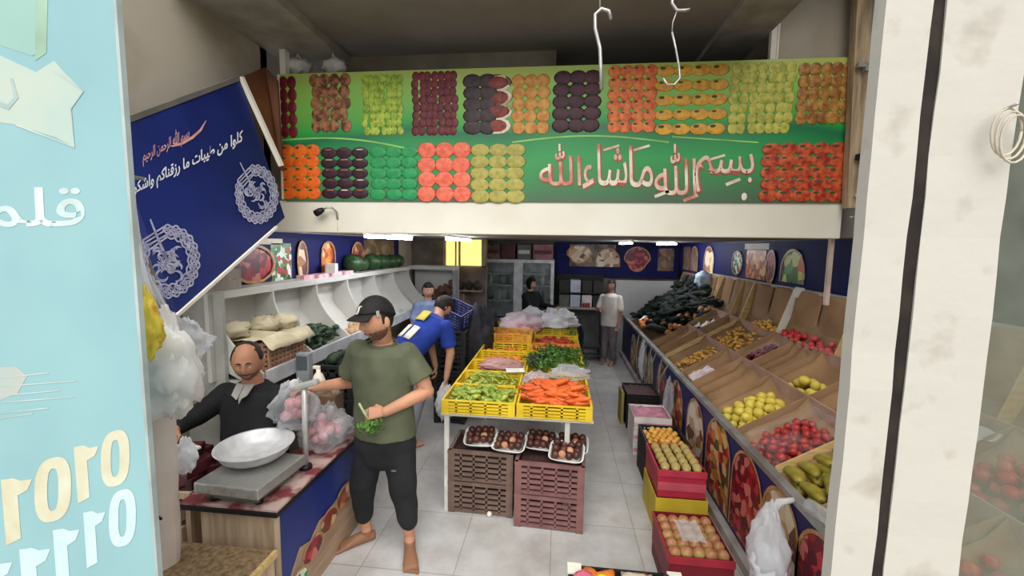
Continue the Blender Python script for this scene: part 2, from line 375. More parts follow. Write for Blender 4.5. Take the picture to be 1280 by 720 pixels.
CL = [('cherry', 349, 372, 96, 172, 5, 2, 1, None), ('rambutan', 388, 437, 94, 164, 5, 4, 1.1, None), ('ggrape', 453, 504, 95, 168, 8, 7, 1.1, None), ('rgrape', 516, 571, 91, 168, 8, 7, 1.15, None),
      ('fig', 582, 618, 95, 166, 5, 2, 1.2, None), ('figin', 606, 636, 95, 166, 4, 1, 1.1, 'cream'), ('apricot', 641, 686, 94, 167, 5, 3, 1, None), ('plum', 694, 748, 90, 164, 5, 3, 1.1, None),
      ('peach', 762, 818, 83, 165, 6, 4, 1.05, None), ('mango', 822, 906, 80, 170, 5, 4, 1.02, None), ('lemon', 915, 988, 80, 166, 7, 7, 1.1, None), ('medlar', 1000, 1062, 80, 154, 5, 5, 1.1, None),
      ('orange', 351, 400, 182, 248, 5, 3, 1.1, None), ('aub', 402, 460, 185, 248, 5, 3, 1, None), ('gr', 463, 521, 184, 250, 5, 3, 1, None), ('grapefruit', 523, 588, 179, 252, 4, 3, 1, None),
      ('melon', 590, 654, 181, 253, 5, 3, 1.05, None), ('nect', 955, 1053, 180, 252, 5, 5, 1.1, None)]
NM = dict(cherry='cherries', rambutan='rambutans', ggrape='green_grapes', rgrape='red_grapes', fig='figs', figin='cut_figs', apricot='apricots', plum='plums', peach='peaches', mango='mangoes', lemon='lemons', medlar='medlars',
          orange='oranges', aub='aubergines', gr='green_apples', grapefruit='grapefruits', melon='melons', nect='nectarines')
random.seed(3)
for key, x0, x1, y0, y1, nr, nc, kk, ring in CL:
    a, b = bfr(x0, y0), bfr(x1, y1); w, h = b.x - a.x, a.z - b.z; mb = MB()
    for r in range(nr):
        for c in range(nc):
            cx = a.x + w * (c + .5) / nc + random.uniform(-1, 1) * w / nc * .05; cz = b.z + h * (r + .5) / nr
            rx, rz = w / nc * .5 * kk * 1.12, h / nr * .5 * kk * 1.1; el = .72 if key in ('mango',) else 1
            if key in ('lemon', 'rgrape', 'ggrape', 'rambutan'): cx += random.uniform(-.2, .2) * w / nc; rx *= .95
            if ring: mb.sph((cx, YB - .001, cz), (rx, .003, rz), 14, 6, 1); rx *= .75; rz *= .75
            mb.sph((cx, YB - .002 - .001 * (r % 2), cz), (rx, .004, rz * el), 12, 6, 0)
            if key in ('orange', 'peach', 'nect', 'mango'): mb.sph((cx - rx * .3, YB - .005, cz + rz * .45 * el), (rx * .3, .002, rz * .2), 8, 5, 2)
            if key == 'aub': mb.sph((cx, YB - .006, cz + rz * .55), (rx * .5, .002, rz * .12), 8, 5, 1)
    mb.build('printed_' + NM[key], [PR[key], PR['cream'], mat('print_leaf', (60, 90, 40), .5)], t)
# swooshes and the line of writing
fr = lambda u, v: bfr(u, v) + V((0, -.003, 0))
sw = mat('print_pale_swoosh', (150, 214, 110), .5)
ribbon(MB(), [(345 + k * 12, 176 - 9 * math.sin(k / 15 * math.pi) + k * .9) for k in range(17)], 2.2, fr).build('printed_swoosh', sw, t)
ribbon(MB(), [(640 + k * 14, 178 - 8 * math.sin(k / 14 * math.pi)) for k in range(15)], 2.2, fr).build('printed_swoosh', sw, t)
ribbon(MB(), [(840 + k * 12, 171 + k * .8) for k in range(10)], 2, fr).build('printed_swoosh', sw, t)
letter_m = mat('print_letter_cream', (238, 226, 206), .5, (206, 120, 96), 7, lo=.35, hi=.6)
letter_s = mat('print_letter_red', (190, 84, 70), .5)
WORDS = [('بسم', 868, 942, 192, 240), ('الله', 818, 870, 180, 244), ('ما', 786, 816, 182, 234), ('شاء', 728, 784, 180, 236), ('الله', 674, 726, 180, 232)]
for w, x0, x1, y0, y1 in WORDS:
    lettering('word_outline', shape_ar(w), letter_s, t, lambda u, v: bfr(u, -v) + V((.008, -.0035, -.008)), x0, x1, -y1, -y0, .016)
    lettering('word', shape_ar(w), letter_m, t, lambda u, v: bfr(u, -v) + V((0, -.005, 0)), x0, x1, -y1, -y0, .002)
f2 = lambda u, v: bfr(u, v) + V((0, -.005, 0))
for x, y in ((832, 241), (868, 246), (921, 226)): ribbon(MB(), [(x - 14, y + 5), (x + 4, y - 2)], 4, f2).build('vowel_mark', letter_m, t)
for x, y in ((764, 184), (802, 184), (896, 196)): ribbon(MB(), [(x - 10, y + 4), (x + 10, y - 2)], 3, f2).build('vowel_mark', letter_m, t)
MB().sph(bfr(930, 246) + V((0, -.003, 0)), (.022, .002, .03), 10, 6).build('letter_dot', letter_m, t)

# white bundles lying on top of the banner edge
for i, (px, lab) in enumerate(((374, 'left white bundle on the mezzanine behind the banner top'), (418, 'right white bundle on the mezzanine behind the banner top'))):
    c = at(px, 84, Y=3.62); mb = MB(); blob(mb, c, (.1, .07, .065), .4, 3, i + 3, (20, 12))
    mb.tube([c + V((-.02, 0, .04)), c + V((.0, -.02, .1)), c + V((.03, 0, .05))], .008, 6)
    tag(mb.build('cloth_bundle', mat('white_cloth', (226, 220, 208), .9)), lab, 'bundle')
struct('trim_7', MB().box(-2.4, -1.6, 3.55, 3.75, 3.3, 3.43), rust)

# dark clip lamp with a bent wire on the white beam
t = thing('clip_lamp', 'small dark spotlight clipped to the white beam', 'lamp', at(405, 262, Y=3.49))
c = at(400, 264, Y=3.43)
MB().tube([c + V((-.04, 0, -.02)), c, c + V((.03, 0, .015))], [.03, .028, .018], 10).build('lamp_head', black_m, t)
MB().tube([c + V((.03, 0, .015)), c + V((.06, 0, .03)), c + V((.1, .02, .03)), c + V((.12, .05, 0)), c + V((.12, .06, -.06))], .008, 6).build('bent_arm', steel, t)
MB().tube([c + V((.115, .065, -.04)), c + V((.118, .068, -.16))], .003, 5).build('wire', white_m, t)

# steel hooks hanging from the ceiling edge
for lab, p in (('steel S hook hanging in front of the plum print', [(744, -40), (743, 12), (748, 14), (757, 10), (764, 20)]), ('steel hook hanging in front of the mango print', [(850, -40), (842, 8), (848, 16), (858, 12), (862, 16)])):
    t = thing('ceiling_hook', lab, 'hook', at(p[0][0], p[0][1], Y=2.2), 'ceiling hooks')
    if 'plum' in lab:
        q = [(764, 24), (761, 14), (752, 11), (744, 18), (744, 36), (750, 60), (751, 84), (752, 112)]
    else:
        q = [(862, 12), (856, 13), (846, 13), (840, 4), (841, -6)]
    MB().tube([at(a, b, Y=2.2) for a, b in q], .009 if 'plum' in lab else .007, 8).build('hook_bend', steel, t)
    if 'plum' in lab:
        MB().tube([at(750, 12, Y=2.2), at(750, -20, Y=2.2), V((.17, 2.62, 3.73))], .004, 6).build('hanging_wire', steel, t)
    else:
        MB().tube([at(840, 40, Y=2.2), at(845, 62, Y=2.2), at(849, 84, Y=2.2), at(850, 98, Y=2.2), at(843, 106, Y=2.2), at(834, 106, Y=2.2), at(829, 98, Y=2.2)], .005, 8).build('lower_hook', steel, t)
        MB().tube([at(846, 14, Y=2.2), at(841, 28, Y=2.2), at(840, 42, Y=2.2)], .003, 6).build('hanging_wire', steel, t)
        MB().tube([at(841, -4, Y=2.2), at(845, -24, Y=2.2), V((.53, 2.62, 3.73))], .004, 6).build('top_wire', steel, t)

# ---------------------------------------------------------------- tilted navy sign box
A, Bc, C = at(158, 150, Y=2.15), at(300, 97, Y=3.0), at(356, 272, Y=3.1)
A = A + (A - Bc) * .12; e1 = (Bc - A); e2 = (C - Bc); nrm = e1.cross(e2).normalized()
if nrm.dot(V((0, 0, CAM_H)) - A) < 0: nrm = -nrm
def sfr(px, py, lift=.004):
    r = RX * (px - 640) + RY * (py - 360) + RZ * FPX; o = V((0, 0, CAM_H)); k = (A - o).dot(nrm) / r.dot(nrm); return o + r * k + nrm * lift
t = thing('tilted_sign', 'navy sign box with white calligraphy hanging tilted at the left', 'sign', (A + C) / 2)
D = A + C - Bc
MB().prism([A, Bc, C, D], -nrm * .05).build('sign_face', mat('navy_sign_print', (22, 38, 104), .4, (14, 24, 78), 1.5), t)
MB().bar(A, Bc, .02, .03).build('top_edge', mat('grey_edge', (110, 104, 100), .7), t)
P1 = sfr(350, 208, .004)
MB().bar(Bc + nrm * .01, P1 + nrm * .01, .03, .03).build('white_trim', white_m, t)
MB().bar(sfr(345, 284), sfr(212, 402), .018, .018).build('white_trim', white_m, t)
MB().prism([Bc - nrm * .02, at(331, 84, Y=3.34), at(346, 100, Y=3.36), at(353, 214, Y=3.3), P1 - nrm * .03], (.0, .02, 0)).build('side_panel', mat('brown_plywood', (112, 64, 36), .7, (92, 50, 28), 3), t)
sl_w = mat('sign_letter_white', (226, 226, 232), .5); sl_p = mat('sign_letter_pink', (206, 160, 160), .5, (176, 110, 110), 8)
def slope(x0, y0, x1, y1):
    def g(u, v):
        k = (y1 - y0) / (x1 - x0); return sfr(u, y0 + k * (u - x0) - v)
    return g
lettering('heading', shape_ar('بسم الله الرحمن الرحيم'), sl_p, t, slope(176, 206, 258, 164), 178, 236, -4, 22, .012)
mb = MB(); ribbon(mb, [(214, 183), (226, 180), (240, 172), (250, 163), (257, 151)], [2, 3.5, 3.5, 3, 1], lambda u, v: sfr(u, v)); mb.build('heading_stroke', sl_p, t)
lettering('verse', shape_ar('كلوا من طيبات ما رزقناكم واشكروا'), sl_w, t, slope(164, 243, 303, 176), 160, 303, -8, 14, .024)
def medallion(cx, cy, rx, ry, rot, seed):
    mb = MB(); random.seed(seed); f = lambda u, v: sfr(cx + u * rx * math.cos(rot) - v * ry * math.sin(rot), cy + u * rx * math.sin(rot) + v * ry * math.cos(rot), .006)
    def gap(a): return not (3.75 < a % (2 * math.pi) < 4.55)
    for r0, am, n, w in ((.97, .03, 22, .05), (.86, .05, 22, .045), (.74, .04, 26, .05), (.64, .02, 18, .05)):
        run = []
        for i in range(181):
            a = 2 * math.pi * i / 180 + 4.6
            if gap(a): r = r0 + am * math.sin(n * a); run.append((r * math.cos(a), r * math.sin(a)))
        ribbon(mb, run, w, f)
    for i in range(44):
        a = 2 * math.pi * i / 44
        if gap(a): ribbon(mb, [(k * math.cos(a + .1 * math.sin(k * 20)), k * math.sin(a + .1 * math.sin(k * 20))) for k in (.7, .78, .86, .95)], .05, f)
    for i in range(24):
        a = random.uniform(0, 6.3); x, y = random.uniform(-.36, .36), random.uniform(-.3, .42); r = random.uniform(.1, .2); s = random.choice((-1, 1))
        ribbon(mb, [(x + r * math.cos(a + s * k * .45), y + r * .8 * math.sin(a + s * k * .45)) for k in range(9)], [.02, .05, .07, .08, .08, .07, .06, .04, .02], f)
    ribbon(mb, [(-.5 - .55 * (1 - k / 5), -.95 + 1.05 * k / 5 - .25 * (1 - k / 5) + .0) for k in range(6)] if False else [(-.62, -1.12), (-.4, -.7), (-.18, -.3), (.02, .05)], [.05, .07, .09, .06], f)
    return mb
med_m = mat('medallion_silver', (176, 176, 198), .45, (140, 140, 170), 30)
medallion(320, 243, 27, 37, -.1, 2).build('medallion', med_m, t)
medallion(209, 327, 40, 46, .05, 4).build('medallion', med_m, t)

# ---------------------------------------------------------------- pale blue advertising board in the foreground
t = thing('advertising_board', 'pale blue advertising board with cream lettering at the left front', 'board', (-1.7, 1.02, 0))
ab = mat('pale_blue_print', (142, 182, 186), .5, (132, 172, 178), 2)
MB().box(-2.45, -1.105, 1.0, 1.008, 0, 2.75).build('board_panel', ab, t)
MB().box(-1.107, -1.098, .996, 1.01, 0, 2.75).build('edge_strip', mat('board_edge', (176, 188, 186), .5), t)
pf = lambda l: (lambda u, v: at(u, -v, Y=.9998 - l))
def flat(name, pts, m, l=.001): MB().prism([at(x, y, Y=.9998 - l) for x, y in pts], (0, .0001, 0)).build(name, m, t)
cream_l = mat('board_letter_cream', (206, 208, 186), .5, (196, 190, 160), 10); white_l = mat('board_letter_white', (196, 220, 224), .5, (184, 208, 212), 10)
tilt = lambda x0, k: (lambda u, v: (u, v + (u - x0) * k))
#L1 lettering('slogan_word', 'roro', cream_l, t, pf(.001), -14, 162, -664, -582, .035, .08, 'wh', tilt(-24, .30))
#L2 lettering('slogan_word', 'rrro', white_l, t, pf(.001), -22, 170, -748, -668, .035, .08, 'wh', tilt(-30, .27))
lettering('arabic_word', shape_ar('قلم').replace('\uFEE2', '\uFEE4') if False else '\uFEE4\uFEE0\uFED7', mat('board_word_white', (206, 226, 226), .5), t, pf(.0006), -26, 106, -284, -234, .012)
flat('pale_patch', [(-20, 60), (45, 90), (68, 76), (82, 92), (104, 114), (88, 136), (93, 184), (70, 172), (20, 156), (-20, 150)], mat('board_patch', (180, 192, 180), .5, (168, 190, 182), 6), .0004)
mb = MB(); ribbon(mb, [(68, 88), (104, 114), (88, 136), (93, 184), (20, 156)], 2.2, lambda u, v: at(u, v, Y=.9988)); mb.build('star_outline', mat('board_outline', (184, 202, 198), .5), t)
flat('green_patch', [(-20, -20), (58, -20), (58, 60), (40, 70), (-20, 50)], mat('board_green', (146, 182, 172), .5, (140, 176, 168), 5), .0003)
flat('green_stripe', [(44, -20), (60, -20), (58, 66), (44, 76)], mat('board_lime', (158, 192, 168), .5), .0005)
mb = MB(); ribbon(mb, [(-6, 128), (10, 134), (20, 122), (14, 98)], [6, 7, 6, 3], lambda u, v: at(u, v, Y=.9987)); mb.build('arabic_letter', mat('board_grey', (160, 182, 178), .5), t)
flat('skin_tone_patch', [(-20, 460), (20, 458), (34, 470), (22, 492), (-20, 508)], mat('board_peach', (182, 178, 168), .5, (164, 182, 180), 6), .0004)
mb = MB()
for y, x1 in ((470, 60), (480, 96), (492, 74), (500, 92), (514, 60), (521, 40)): ribbon(mb, [(-10, y + 4), (x1, y - 4)], 1.4, lambda u, v: at(u, v, Y=.999))
mb.build('speed_line', MATS['board_outline'], t)

def big_o(x0, x1, y0, y1, m):
    mb = MB(); n = 32; cx, cy, rx, ry = (x0 + x1) / 2, (y0 + y1) / 2, (x1 - x0) / 2, (y1 - y0) / 2; vs = []
    for k in range(n):
        a = 2 * math.pi * k / n; c, s = math.cos(a), math.sin(a); ex = math.copysign(abs(c) ** .75, c); ey = math.copysign(abs(s) ** .75, s)
        vs.append(at(cx + rx * ex, cy + ry * ey - rx * ex * .25, Y=.999))
        vs.append(at(cx + rx * .3 * ex, cy + ry * .66 * ey - rx * .3 * ex * .25, Y=.999))
    mb.add(vs, [(2 * k, 2 * k + 1, (2 * k + 3) % (2 * n), (2 * k + 2) % (2 * n)) for k in range(n)]); mb.build('slogan_letter', m, t)
def big_r(x, y, w, h, m, k=-.3):
    pts = [(0, 0), (w * .45, -2), (w * .72, 1), (w * 1.15, -1), (w * .98, h * .16), (w * .62, h * .25), (w * .74, h * .96 + k * w * .2), (w * .2, h * 1.05)]
    MB().prism([at(x + a, y + b, Y=.999) for a, b in pts], (0, .0004, 0)).build('slogan_letter', m, t)
big_r(1, 600, 34, 78, cream_l); big_o(43, 89, 572, 652, cream_l); big_r(92, 559, 27, 67, cream_l); big_o(126, 162, 538, 608, cream_l)
big_o(136, 170, 612, 683, white_l); big_r(104, 641, 24, 66, white_l); big_r(66, 663, 29, 76, white_l); big_r(24, 687, 34, 84, white_l); big_r(-26, 704, 36, 84, white_l)
# ---------------------------------------------------------------- right display stand
def zs(x): return .74 + (x - 1.27) * .58
Y0, Y1 = 1.42, 8.2
t = thing('display_stand', 'long navy fruit display stand with tiered bins along the right wall', 'stand', (1.8, 4.8, 0))
MB().box(1.27, 1.3, Y0, Y1, .06, .74).build('front_panel', mat('stand_navy_vinyl', (30, 38, 100), .45, (22, 28, 84), 2), t)
MB().box(1.245, 1.3, Y0, Y1, .735, .775).build('top_rail', mat('grey_metal_rail', (168, 166, 162), .4, (130, 126, 120), 6, metal=.4), t, .004)
MB().box(1.215, 1.27, Y0, Y1, 0.0, .07).build('base_rail', mat('grey_base_rail', (176, 172, 168), .5, (140, 134, 128), 5), t, .004)
MB().prism([(1.3, Y0, .05), (2.36, Y0, .05), (2.36, Y0, 1.62), (2.27, Y0, 1.62), (2.1, Y0, 1.22), (1.3, Y0, .74)], (0, .02, 0)).build('end_panel', wood_l, t)
MB().prism([(1.3, Y0, .58), (1.75, Y0, .84), (1.77, Y0, .9), (2.12, Y0, 1.1), (2.33, Y0, 1.62), (2.33, Y0, .55)], (0, Y1 - Y0, 0)).build('bin_deck', mat('deck_board', (150, 120, 88), .8), t)
for x in (1.75, 2.115):
    MB().box(x - .008, x + .008, Y0, 6.6 if x > 2 else 5.8, zs(x) - .17, zs(x) + .026).build('bin_rail', mat('pinkish_board', (186, 150, 130), .7, (164, 128, 108), 4), t)
LOW = [(1.46, 1.74, 'apple'), (1.74, 2.12, 'banana'), (2.12, 2.52, 'banana2'), (2.52, 3.05, 'tomato'), (3.05, 3.56, 'lemon'), (3.56, 4.1, ''), (4.1, 4.46, 'onion'), (4.46, 5.12, 'date'), (5.12, 5.42, ''), (5.42, 5.8, '')]
MID = [(1.46, 2.12, 'apple'), (2.12, 2.52, 'banana3'), (2.52, 3.05, 'tomato2'), (3.05, 3.56, 'lemon2'), (3.56, 3.95, ''), (3.95, 4.3, 'plum'), (4.3, 5.12, 'date2'), (5.12, 5.42, ''), (5.42, 5.85, 'fig')]
UPP = [(1.46, 2.2, ''), (2.2, 2.8, ''), (2.8, 3.42, ''), (3.42, 3.88, 'cherry'), (3.88, 4.3, 'redplum'), (4.3, 4.72, 'date3'), (4.72, 5.12, ''), (5.12, 5.42, ''), (5.42, 5.72, ''), (5.72, 6.05, ''), (6.05, 6.6, '')]
def divider(y, x0, x1, pale):
    a, b = V((x0, y, zs(x0))), V((x1, y, zs(x1)))
    MB().prism([a + V((0, 0, .028)), b + V((0, 0, .028)), b - V((0, 0, .15)), a - V((0, 0, .15))], (0, .012, 0)).build('bin_divider', wood_l if pale else mat('brown_board', (168, 134, 100), .8, (146, 112, 80), 4), t)
for y, p in ((1.74, 0), (2.12, 0), (2.52, 1), (3.05, 0), (3.56, 0), (4.1, 0), (4.46, 0), (5.12, 1), (5.42, 0), (5.8, 0)): divider(y, 1.3, 1.745, p)
for y, p in ((2.12, 0), (2.52, 0), (3.05, 0), (3.56, 0), (3.95, 0), (4.3, 0), (5.12, 1), (5.42, 0), (5.85, 0)): divider(y, 1.755, 2.11, p)
for y, p in ((2.2, 0), (2.8, 0), (3.42, 0), (4.3, 2), (5.12, 1), (5.42, 0), (6.05, 0), (6.6, 0)):
    w = .012 if p != 1 else .03
    MB().prism([(2.12, y, 1.14), (2.12, y, 1.26), (2.255, y, 1.68), (2.31, y, 1.68), (2.31, y, 1.5)], (0, w, 0)).build('upper_divider', white_m if p == 2 else wood_l, t)
MB().box(2.27, 2.31, Y0, 6.6, 1.655, 1.685).build('back_rail', mat('grey_trim', (186, 180, 170), .5), t)
# printed arches on the front panel
def arch_pts(w, h, n=14):
    return [(-w / 2, 0)] + [(-w / 2 * math.cos(math.pi * k / n), h - w * .55 + w * .55 * math.sin(math.pi * k / n)) for k in range(n + 1)] + [(w / 2, 0)]
pics = [(1.62, .34, .56, p_cream), (2.0, .36, .6, p_red), (2.38, .36, .6, p_cream), (2.8, .42, .6, p_red), (3.3, .46, .62, p_fruit), (3.85, .44, .58, p_cream), (4.45, .42, .56, p_fruit), (5.1, .42, .56, p_red), (5.75, .4, .54, p_cream), (6.4, .4, .54, p_fruit), (7.0, .4, .52, p_cream)]
for y, w, h, m in pics:
    fr = lambda u, v: V((1.266, y - u, .1 + v)); mb = MB()
    mb.prism([fr(*p) for p in arch_pts(w, h)], (.002, 0, 0))
    o = mb.build('printed_picture', m, t)
    mb = MB(); ribbon(mb, arch_pts(w + .02, h + .012), .02, lambda u, v: V((1.264, y - u, .1 + v))); mb.build('picture_border', gold, o)
# cardboard liners, each a folded sheet in its bin
def liner(kind, y0, y1, label, full, seed):
    th = thing('cardboard_liner', label, 'cardboard', (1.5 if kind == 'l' else 1.9 if kind == 'm' else 2.2, (y0 + y1) / 2, .9))
    w = y1 - y0; mb = MB(); r = random.Random(seed); ph = r.uniform(-.4, .4)
    if kind in 'lm':
        x0, x1 = (1.305, 1.74) if kind == 'l' else (1.765, 2.105)
        def fn(u, v):
            x = x0 + (x1 - x0) * v; yy = y0 + .018 + (w - .03) * u
            side = abs(u * 2 - 1); d = .095 if full else .06
            lift = d * (side ** 3)
            hump = 0 if full else .055 * math.exp(-((u - .5 - ph * .3) / .2) ** 2)
            end = .05 * max(0, (v - .86) / .14) ** 2
            return V((x, yy, zs(x) - (.115 if kind == 'l' else .115) + lift + hump + end))
        mb.grid(fn, 18, 6); o = mb.build('liner_sheet', card, th, solid=.004)
    else:
        n = max(1, round(w / .34))
        for k in range(n):
            ya, yb = y0 + .014 + w * k / n, y0 + w * (k + 1) / n - .004
            def fn(u, v):
                yy = ya + (yb - ya) * u; c = math.sin(math.pi * u)
                x = 2.125 + .04 * v + .1 * v; z = 1.165 + .5 * v
                if v < .12: z = 1.165; x = 2.125 + v * .3
                return V((x - .03 * c * min(1, max(0, v - .15) * 2) + (.06 if full else .04) * (1 - v) + .02, yy, z + .01 * c))
            MB().grid(fn, 10, 10).build('liner_sheet', card, th, solid=.004)
    return th
LAB = {'apple': 'red apples', 'banana': 'green bananas nearest the pillar', 'banana2': 'yellow mangoes', 'banana3': 'upper mango row', 'tomato': 'wrapped red fruit', 'tomato2': 'few red fruit', 'lemon': 'many lemons', 'lemon2': 'a dozen lemons',
       'onion': 'pink scraps', 'date': 'lowest yellow dates', 'date2': 'middle yellow dates', 'date3': 'upper yellow dates', 'plum': 'dark red plums', 'fig': 'purple figs in paper', 'cherry': 'pale red fruit', 'redplum': 'bright red plums'}
EMP = {('l', 3.56): 'empty cardboard liner in the lower bin behind the lemons', ('l', 5.12): 'empty cardboard liner just past the lowest yellow dates', ('l', 5.42): 'farthest empty cardboard liner of the lower bins',
       ('m', 3.56): 'empty cardboard liner in front of the dark plums', ('m', 5.12): 'empty cardboard liner between the dates and the purple figs',
       ('u', 1.46): 'tall cardboard backing nearest the street', ('u', 2.2): 'tall cardboard backing beside the few red fruit', ('u', 2.8): 'tall bare cardboard backing above the upper lemons', ('u', 4.72): 'tall cardboard backing behind the middle dates',
       ('u', 5.12): 'tall cardboard backing past the pale wooden board', ('u', 5.42): 'tall cardboard backing behind the purple figs', ('u', 5.72): 'tall cardboard backing second from the far end', ('u', 6.05): 'tall cardboard backing at the far end of the bins'}
n = 0
for kind, rows in (('l', LOW), ('m', MID), ('u', UPP)):
    for y0, y1, c in rows:
        n += 1
        lab = EMP.get((kind, y0)) or ('%s cardboard liner of the bin holding the %s' % ({'l': 'lower', 'm': 'middle', 'u': 'tall'}[kind], LAB[c]))
        liner(kind, y0, y1, lab, bool(c), n)

# ---------------------------------------------------------------- fruit
def single(name, mb, mats, label, cat):
    o = mb.build(name, mats); return Pool(tag(o, label, cat))
def round_fruit(name, r, m, label, cat, squash=1, stem=False, dimple=.12):
    mb = MB(); R3 = lambda d: V((d.x, d.y, d.z * squash)) * r * (1 - dimple * math.exp(-((1 - abs(d.z)) / .06)) * (1 if d.z > 0 else .6))
    mb.sph((0, 0, 0), 1, 12, 9, 0, None, R3)
    if stem: mb.tube([(0, 0, r * .75 * squash), (r * .08, 0, r * 1.05 * squash)], r * .06, 5, 1)
    return single(name, mb, [m, mat('fruit_stem', (96, 78, 44), .8)], label, cat)
def long_fruit(name, L, r, m, label, cat, bend=.2, m2=None, n=9):
    pts = [V((L * (k / n - .5), bend * L * ((k / n - .5) ** 2) * 4 - bend * L * .4, 0)) for k in range(n + 1)]
    rs = [r * max(.12, math.sin(math.pi * min(1, max(0, (k + .25) / (n + .5)))) ** .5) for k in range(n + 1)]
    mb = MB(); mb.tube(pts, rs, 8); mb.tube([pts[0], pts[0] + (pts[0] - pts[1]) * .7], r * .22, 5, 1)
    return single(name, mb, [m, m2 or mat('fruit_tip', (110, 96, 50), .8)], label, cat)
RN = random.Random(11)
def heap(pool, x0, x1, y0, y1, r, zf, label, group, layers=2, fill=1.0, jit=.25, flat=False, maxn=300, sc=(.88, 1.1), sq=1.0):
    """fruit settled in layers over a floor zf(x, y)"""
    cnt = 0
    for l in range(layers):
        ins = l * r * 1.5; y = y0 + r + ins; row = 0
        while y < y1 - r - ins + 1e-6:
            x = x0 + r + ins + (row % 2) * r
            while x < x1 - r - ins + 1e-6:
                if RN.random() < fill and cnt < maxn:
                    px, py = x + RN.uniform(-jit, jit) * r, y + RN.uniform(-jit, jit) * r
                    rot = (RN.uniform(-.25, .25), RN.uniform(-.25, .25), RN.uniform(0, 6.28)) if flat else (RN.uniform(0, 6.28), RN.uniform(0, 6.28), RN.uniform(0, 6.28))
                    pool.put((px, py, zf(px, py) + r * sq + l * r * 1.45), rot, label, group, RN.uniform(*sc)); cnt += 1
                x += 2.05 * r
            y += 1.8 * r; row += 1
    return cnt
fl = lambda x, y: zs(x) - .1
flm = lambda x, y: zs(x) - .1
m_lemon = mat('lemon_skin', (226, 208, 92), .45, (206, 180, 60), 18); m_apple = mat('red_apple_skin', (176, 44, 40), .35, (206, 120, 70), 14, lo=.3, hi=.5)
m_tom = mat('tomato_skin', (186, 52, 40), .3, (150, 34, 34), 12); m_plum = mat('plum_skin', (128, 24, 44), .3, (84, 18, 40), 14); m_date = mat('yellow_date_skin', (236, 190, 92), .4, (210, 152, 62), 30)
m_ban = mat('mango_skin', (196, 168, 60), .4, (128, 120, 44), 9); m_fig = mat('fig_skin', (72, 44, 78), .5, (50, 30, 56), 20); m_pred = mat('bright_plum_skin', (206, 60, 56), .35, (170, 34, 44), 16)
m_cher = mat('pale_red_skin', (196, 84, 84), .4, (176, 50, 56), 16)
P = round_fruit('lemon', .036, m_lemon, 'x', 'lemon', 1.18, False, -.14)
heap(P, 1.32, 1.72, 3.09, 3.5, .037, fl, 'yellow lemon in the lower bin of the right stand', 'lemons in the lower bin', 2, .95)
heap(P, 1.77, 1.98, 3.1, 3.5, .037, flm, 'yellow lemon in the middle bin of the right stand', 'lemons in the middle bin', 2, .9)
P = round_fruit('red_apple', .034, m_apple, 'x', 'apple', .9, True)
heap(P, 1.32, 1.72, 1.5, 1.74, .036, fl, 'red apple in the nearest bin, behind the dusty glass', 'apples behind the glass', 1, 1)
heap(P, 1.78, 2.1, 1.5, 2.1, .036, flm, 'red apple in the nearest middle bin, behind the dusty glass', 'apples behind the glass higher up', 2, 1)
P = round_fruit('red_tomato', .028, m_tom, 'x', 'tomato', .9)
heap(P, 1.32, 1.72, 2.57, 3.0, .03, fl, 'small round red fruit under clear film in the lower bin', 'red fruit in the lower bin', 2, .95)
heap(P, 1.77, 1.93, 2.57, 2.9, .03, flm, 'small round red fruit in the half empty middle bin', 'red fruit in the middle bin', 1, .9)
P = round_fruit('dark_plum', .03, m_plum, 'x', 'plum', .95)
heap(P, 1.77, 2.1, 3.97, 4.28, .031, flm, 'dark red plum in the narrow middle bin', 'dark plums', 2, .95)
P = round_fruit('bright_plum', .03, m_pred, 'x', 'plum', .95)
heap(P, 2.09, 2.24, 3.9, 4.28, .031, lambda x, y: 1.215 + (x - 2.09) * .5, 'bright red plum against the tall cardboard', 'bright plums', 3, 1)
P = round_fruit('pale_red_plum', .028, m_cher, 'x', 'plum', .95)
heap(P, 2.09, 2.24, 3.46, 3.86, .03, lambda x, y: 1.2 + (x - 2.09) * .5, 'pale red fruit wrapped against the tall cardboard nearest the pale pole', 'pale red fruit', 2, .95)
P = long_fruit('yellow_date', .045, .013, m_date, 'x', 'date', .1, None, 5)
def bunches(x0, x1, y0, y1, zf, label, group, num):
    for i in range(num):
        x, y = RN.uniform(x0, x1), RN.uniform(y0, y1); h = .05 * math.exp(-(((y - (y0 + y1) / 2) / (y1 - y0) * 2.2) ** 2))
        P.put((x, y, zf(x, y) + .02 + RN.random() * (.02 + h)), (RN.uniform(0, 6.3), RN.uniform(-.6, .6), RN.uniform(0, 6.3)), label, group, RN.uniform(.85, 1.25))
bunches(1.34, 1.72, 4.5, 4.9, fl, 'small yellow date in the lower bin', 'yellow dates in the lower bin', 120)
bunches(1.78, 2.08, 4.36, 5.06, flm, 'small yellow date in the middle bin', 'yellow dates in the middle bin', 130)
bunches(2.09, 2.21, 4.34, 4.74, lambda x, y: 1.225, 'small yellow date against the tall cardboard', 'yellow dates in the upper bin', 80)
P = long_fruit('yellow_mango', .15, .038, m_ban, 'x', 'mango', .22)
def lay(P, x0, x1, y0, y1, zf, label, group, nx, ny, layers=1, sc=(.85, 1.1), rz=(1.2, 1.9), r=.03):
    for l in range(layers):
        for i in range(nx):
            for j in range(ny):
                x = x0 + (x1 - x0) * (i + .5) / nx + RN.uniform(-.01, .01); y = y0 + (y1 - y0) * (j + .5 + .25 * (l % 2)) / ny + RN.uniform(-.01, .01)
                P.put((x, y, zf(x, y) + r + l * r * 1.6), (RN.uniform(-.3, .3), RN.uniform(-.2, .2), RN.uniform(*rz)), label, group, RN.uniform(*sc))
